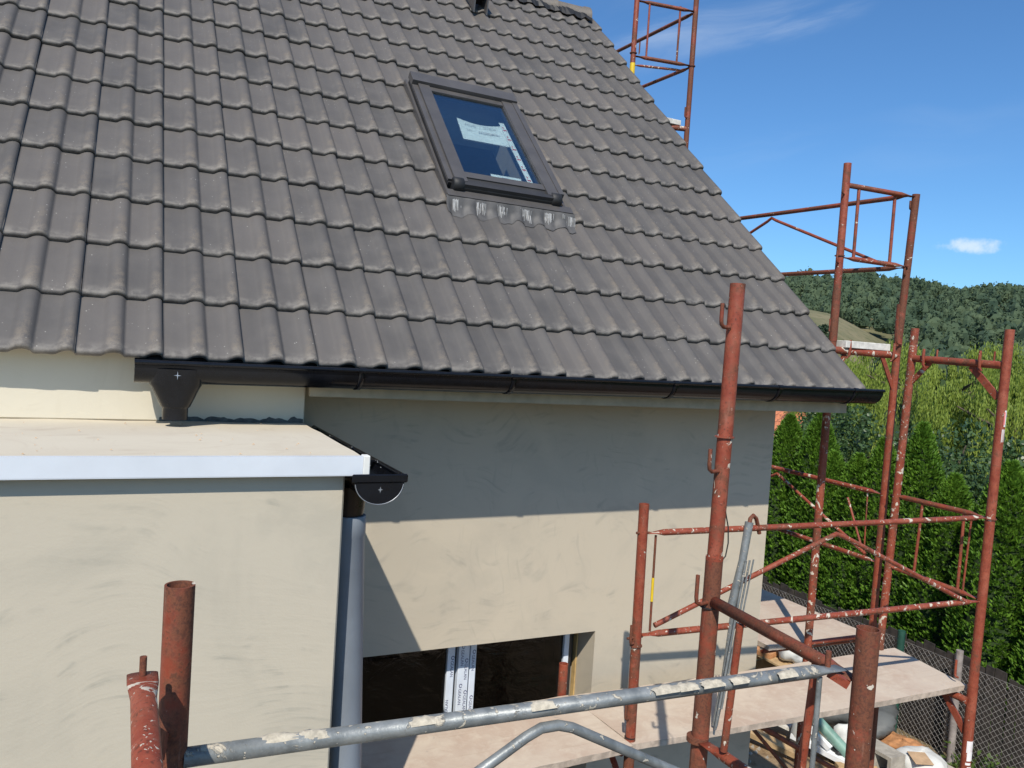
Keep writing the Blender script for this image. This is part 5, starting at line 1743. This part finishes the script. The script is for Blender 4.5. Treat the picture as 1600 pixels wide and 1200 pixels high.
def slab(name, label, cat, p0, p1, wd, th_, mat):
    """board or sheet lying from p0 to p1"""
    p0, p1 = Vector(p0), Vector(p1)
    d = (p1 - p0).normalized(); s_ = Vector((0, 0, 1)).cross(d).normalized(); u_ = d.cross(s_)
    mb_ = MB()
    mb_.hexa([p0 - s_ * wd / 2, p1 - s_ * wd / 2, p1 + s_ * wd / 2, p0 + s_ * wd / 2, p0 - s_ * wd / 2 + u_ * th_, p1 - s_ * wd / 2 + u_ * th_, p1 + s_ * wd / 2 + u_ * th_, p0 + s_ * wd / 2 + u_ * th_])
    return tag(obj(name, mb_, mat, loc=tuple(p0)), label, cat)


lumpy('tarp_bundle', 'grey tarpaulin bundle lying by the mesh fence', 'tarp', (6.98, 2.40, GZ), (0.72, 0.62, 0.36), 'tarp', 1, 16, 34, 0.30, power=3.5)
mb = MB(); mb.tube([(6.14, 2.28, GZ + 0.42), (6.36, 1.86, GZ + 0.07)], 0.055, 16, True, 0.2)
tag(obj('drain_pipe', mb, 'green_pipe', loc=(6.40, 2.0, GZ)), 'green plastic drain pipe slanting over the rubbish heap', 'pipe')
slab('foam_board', 'white foam board lying against the heap under the deck', 'board', (6.10, 2.42, GZ + 0.10), (6.32, 1.80, GZ + 0.03), 0.12, 0.05, 'styro')
slab('foam_board', 'white foam offcut propped beside the green pipe', 'board', (6.32, 2.10, GZ + 0.12), (6.42, 1.86, GZ + 0.06), 0.12, 0.06, 'styro')
slab('foam_board', 'narrow white strip standing up at the end of the green pipe', 'board', (6.05, 2.55, GZ + 0.42), (6.20, 2.05, GZ + 0.12), 0.06, 0.05, 'styro')
lumpy('white_bag', 'crumpled white bag at the upper end of the green pipe', 'bag', (6.18, 2.36, GZ), (0.24, 0.24, 0.50), 'white_sack', 3, amp=0.22)
lumpy('white_bag', 'white rounded bag poking out behind the rusty post', 'bag', (6.50, 2.10, GZ), (0.24, 0.24, 0.30), 'white_sack', 4, amp=0.18)
lumpy('builders_sack', 'large white builders sack beside the hollow block', 'bag', (6.88, 1.56, GZ), (0.44, 0.46, 0.24), 'white_sack', 5, 12, 22, 0.10, power=2.4)
slab('cardboard', 'brown cardboard piece lying on the white builders sack', 'cardboard', (6.72, 1.40, GZ + 0.215), (6.80, 1.56, GZ + 0.242), 0.17, 0.006, 'cardboard')
# hollow concrete block
hb = thing('hollow_block', 'pale hollow concrete block beside the white builders sack', 'block', (6.56, 1.76, GZ))
mb = MB()
bx, by = 6.56, 1.76
mb.box((bx - 0.10, by - 0.20, GZ), (bx + 0.10, by - 0.165, GZ + 0.24)); mb.box((bx - 0.10, by + 0.165, GZ), (bx + 0.10, by + 0.20, GZ + 0.24))
mb.box((bx - 0.10, by - 0.164, GZ), (bx + 0.10, by + 0.164, GZ + 0.035)); mb.box((bx - 0.10, by - 0.164, GZ + 0.205), (bx + 0.10, by + 0.164, GZ + 0.24))
mb.box((bx - 0.10, by - 0.02, GZ + 0.036), (bx + 0.10, by + 0.02, GZ + 0.204))
obj('block_shell', mb, 'concrete', hb)
slab('timber_plank', 'yellow timber plank on the sandy ground under the deck', 'plank', (5.62, 2.90, GZ + 0.10), (5.92, 2.12, GZ + 0.05), 0.13, 0.05, 'timber')
slab('timber_plank', 'short sawn timber lying across the rubbish below the deck edge', 'plank', (6.15, 1.90, GZ + 0.03), (6.50, 1.75, GZ + 0.03), 0.08, 0.04, 'timber')
slab('timber_plank', 'dirty grey board under the white foam boards', 'plank', (5.85, 3.1, GZ + 0.22), (6.2, 2.55, GZ + 0.10), 0.12, 0.03, 'white_plank')
lumpy('scrap_heap', 'orange brown crumpled cardboard scraps by the fence foot', 'scraps', (7.08, 1.92, GZ), (0.30, 0.50, 0.16), 'orange_board', 8, 12, 22, 0.30)
lumpy('black_bag', 'small black bag lying among the white boards', 'bag', (6.30, 2.02, GZ), (0.13, 0.13, 0.16), 'black_matt', 10, amp=0.2)
# crate with a white bag and cardboard behind the deck
root = thing('wooden_crate', 'wooden crate on the ground behind the deck by the mesh fence', 'crate', (6.75, 3.25, GZ))
for z in (0.0, 0.15, 0.30, 0.44):
    for ya_ in (2.90, 3.48):
        mb = MB(); mb.box((6.40, ya_, GZ + z), (7.05, ya_ + 0.02, GZ + z + 0.12))
        obj('slat', mb, 'timber', root)
for k in range(4):
    mb = MB(); mb.box((6.40 + k * 0.165, 2.90, GZ + 0.562), (6.40 + k * 0.165 + 0.15, 3.50, GZ + 0.582)); obj('lid_board', mb, 'timber', root)
lumpy('white_bag', 'white plastic bag lying on the wooden crate behind the deck', 'bag', (6.66, 3.02, GZ + 0.582), (0.34, 0.30, 0.22), 'white_sack', 11, amp=0.2)
slab('cardboard', 'flat orange cardboard lying on the wooden crate', 'cardboard', (6.40, 3.25, GZ + 0.583), (6.58, 3.30, GZ + 0.59), 0.24, 0.05, 'orange_board')
mb = MB()          # gravel and crumbs on the soil
rng = np.random.default_rng(17)
for k in range(500):
    x = rng.uniform(4.9, 7.2); y = rng.uniform(0.6, 4.5); s_ = rng.uniform(0.008, 0.035)
    z = GZ
    vs = [(x + s_ * rng.uniform(.6, 1.2), y, z), (x - s_ * .5, y + s_ * rng.uniform(.6, 1), z), (x - s_ * .5, y - s_ * rng.uniform(.6, 1), z), (x + s_ * .1, y, z + s_ * rng.uniform(.5, 1.1))]
    mb.add(vs, [(0, 1, 3), (1, 2, 3), (2, 0, 3)])
o = obj('gravel', mb, 'concrete', kind='stuff', loc=(6, 2.5, GZ)); o['label'] = 'small stones and crumbs scattered over the soil'
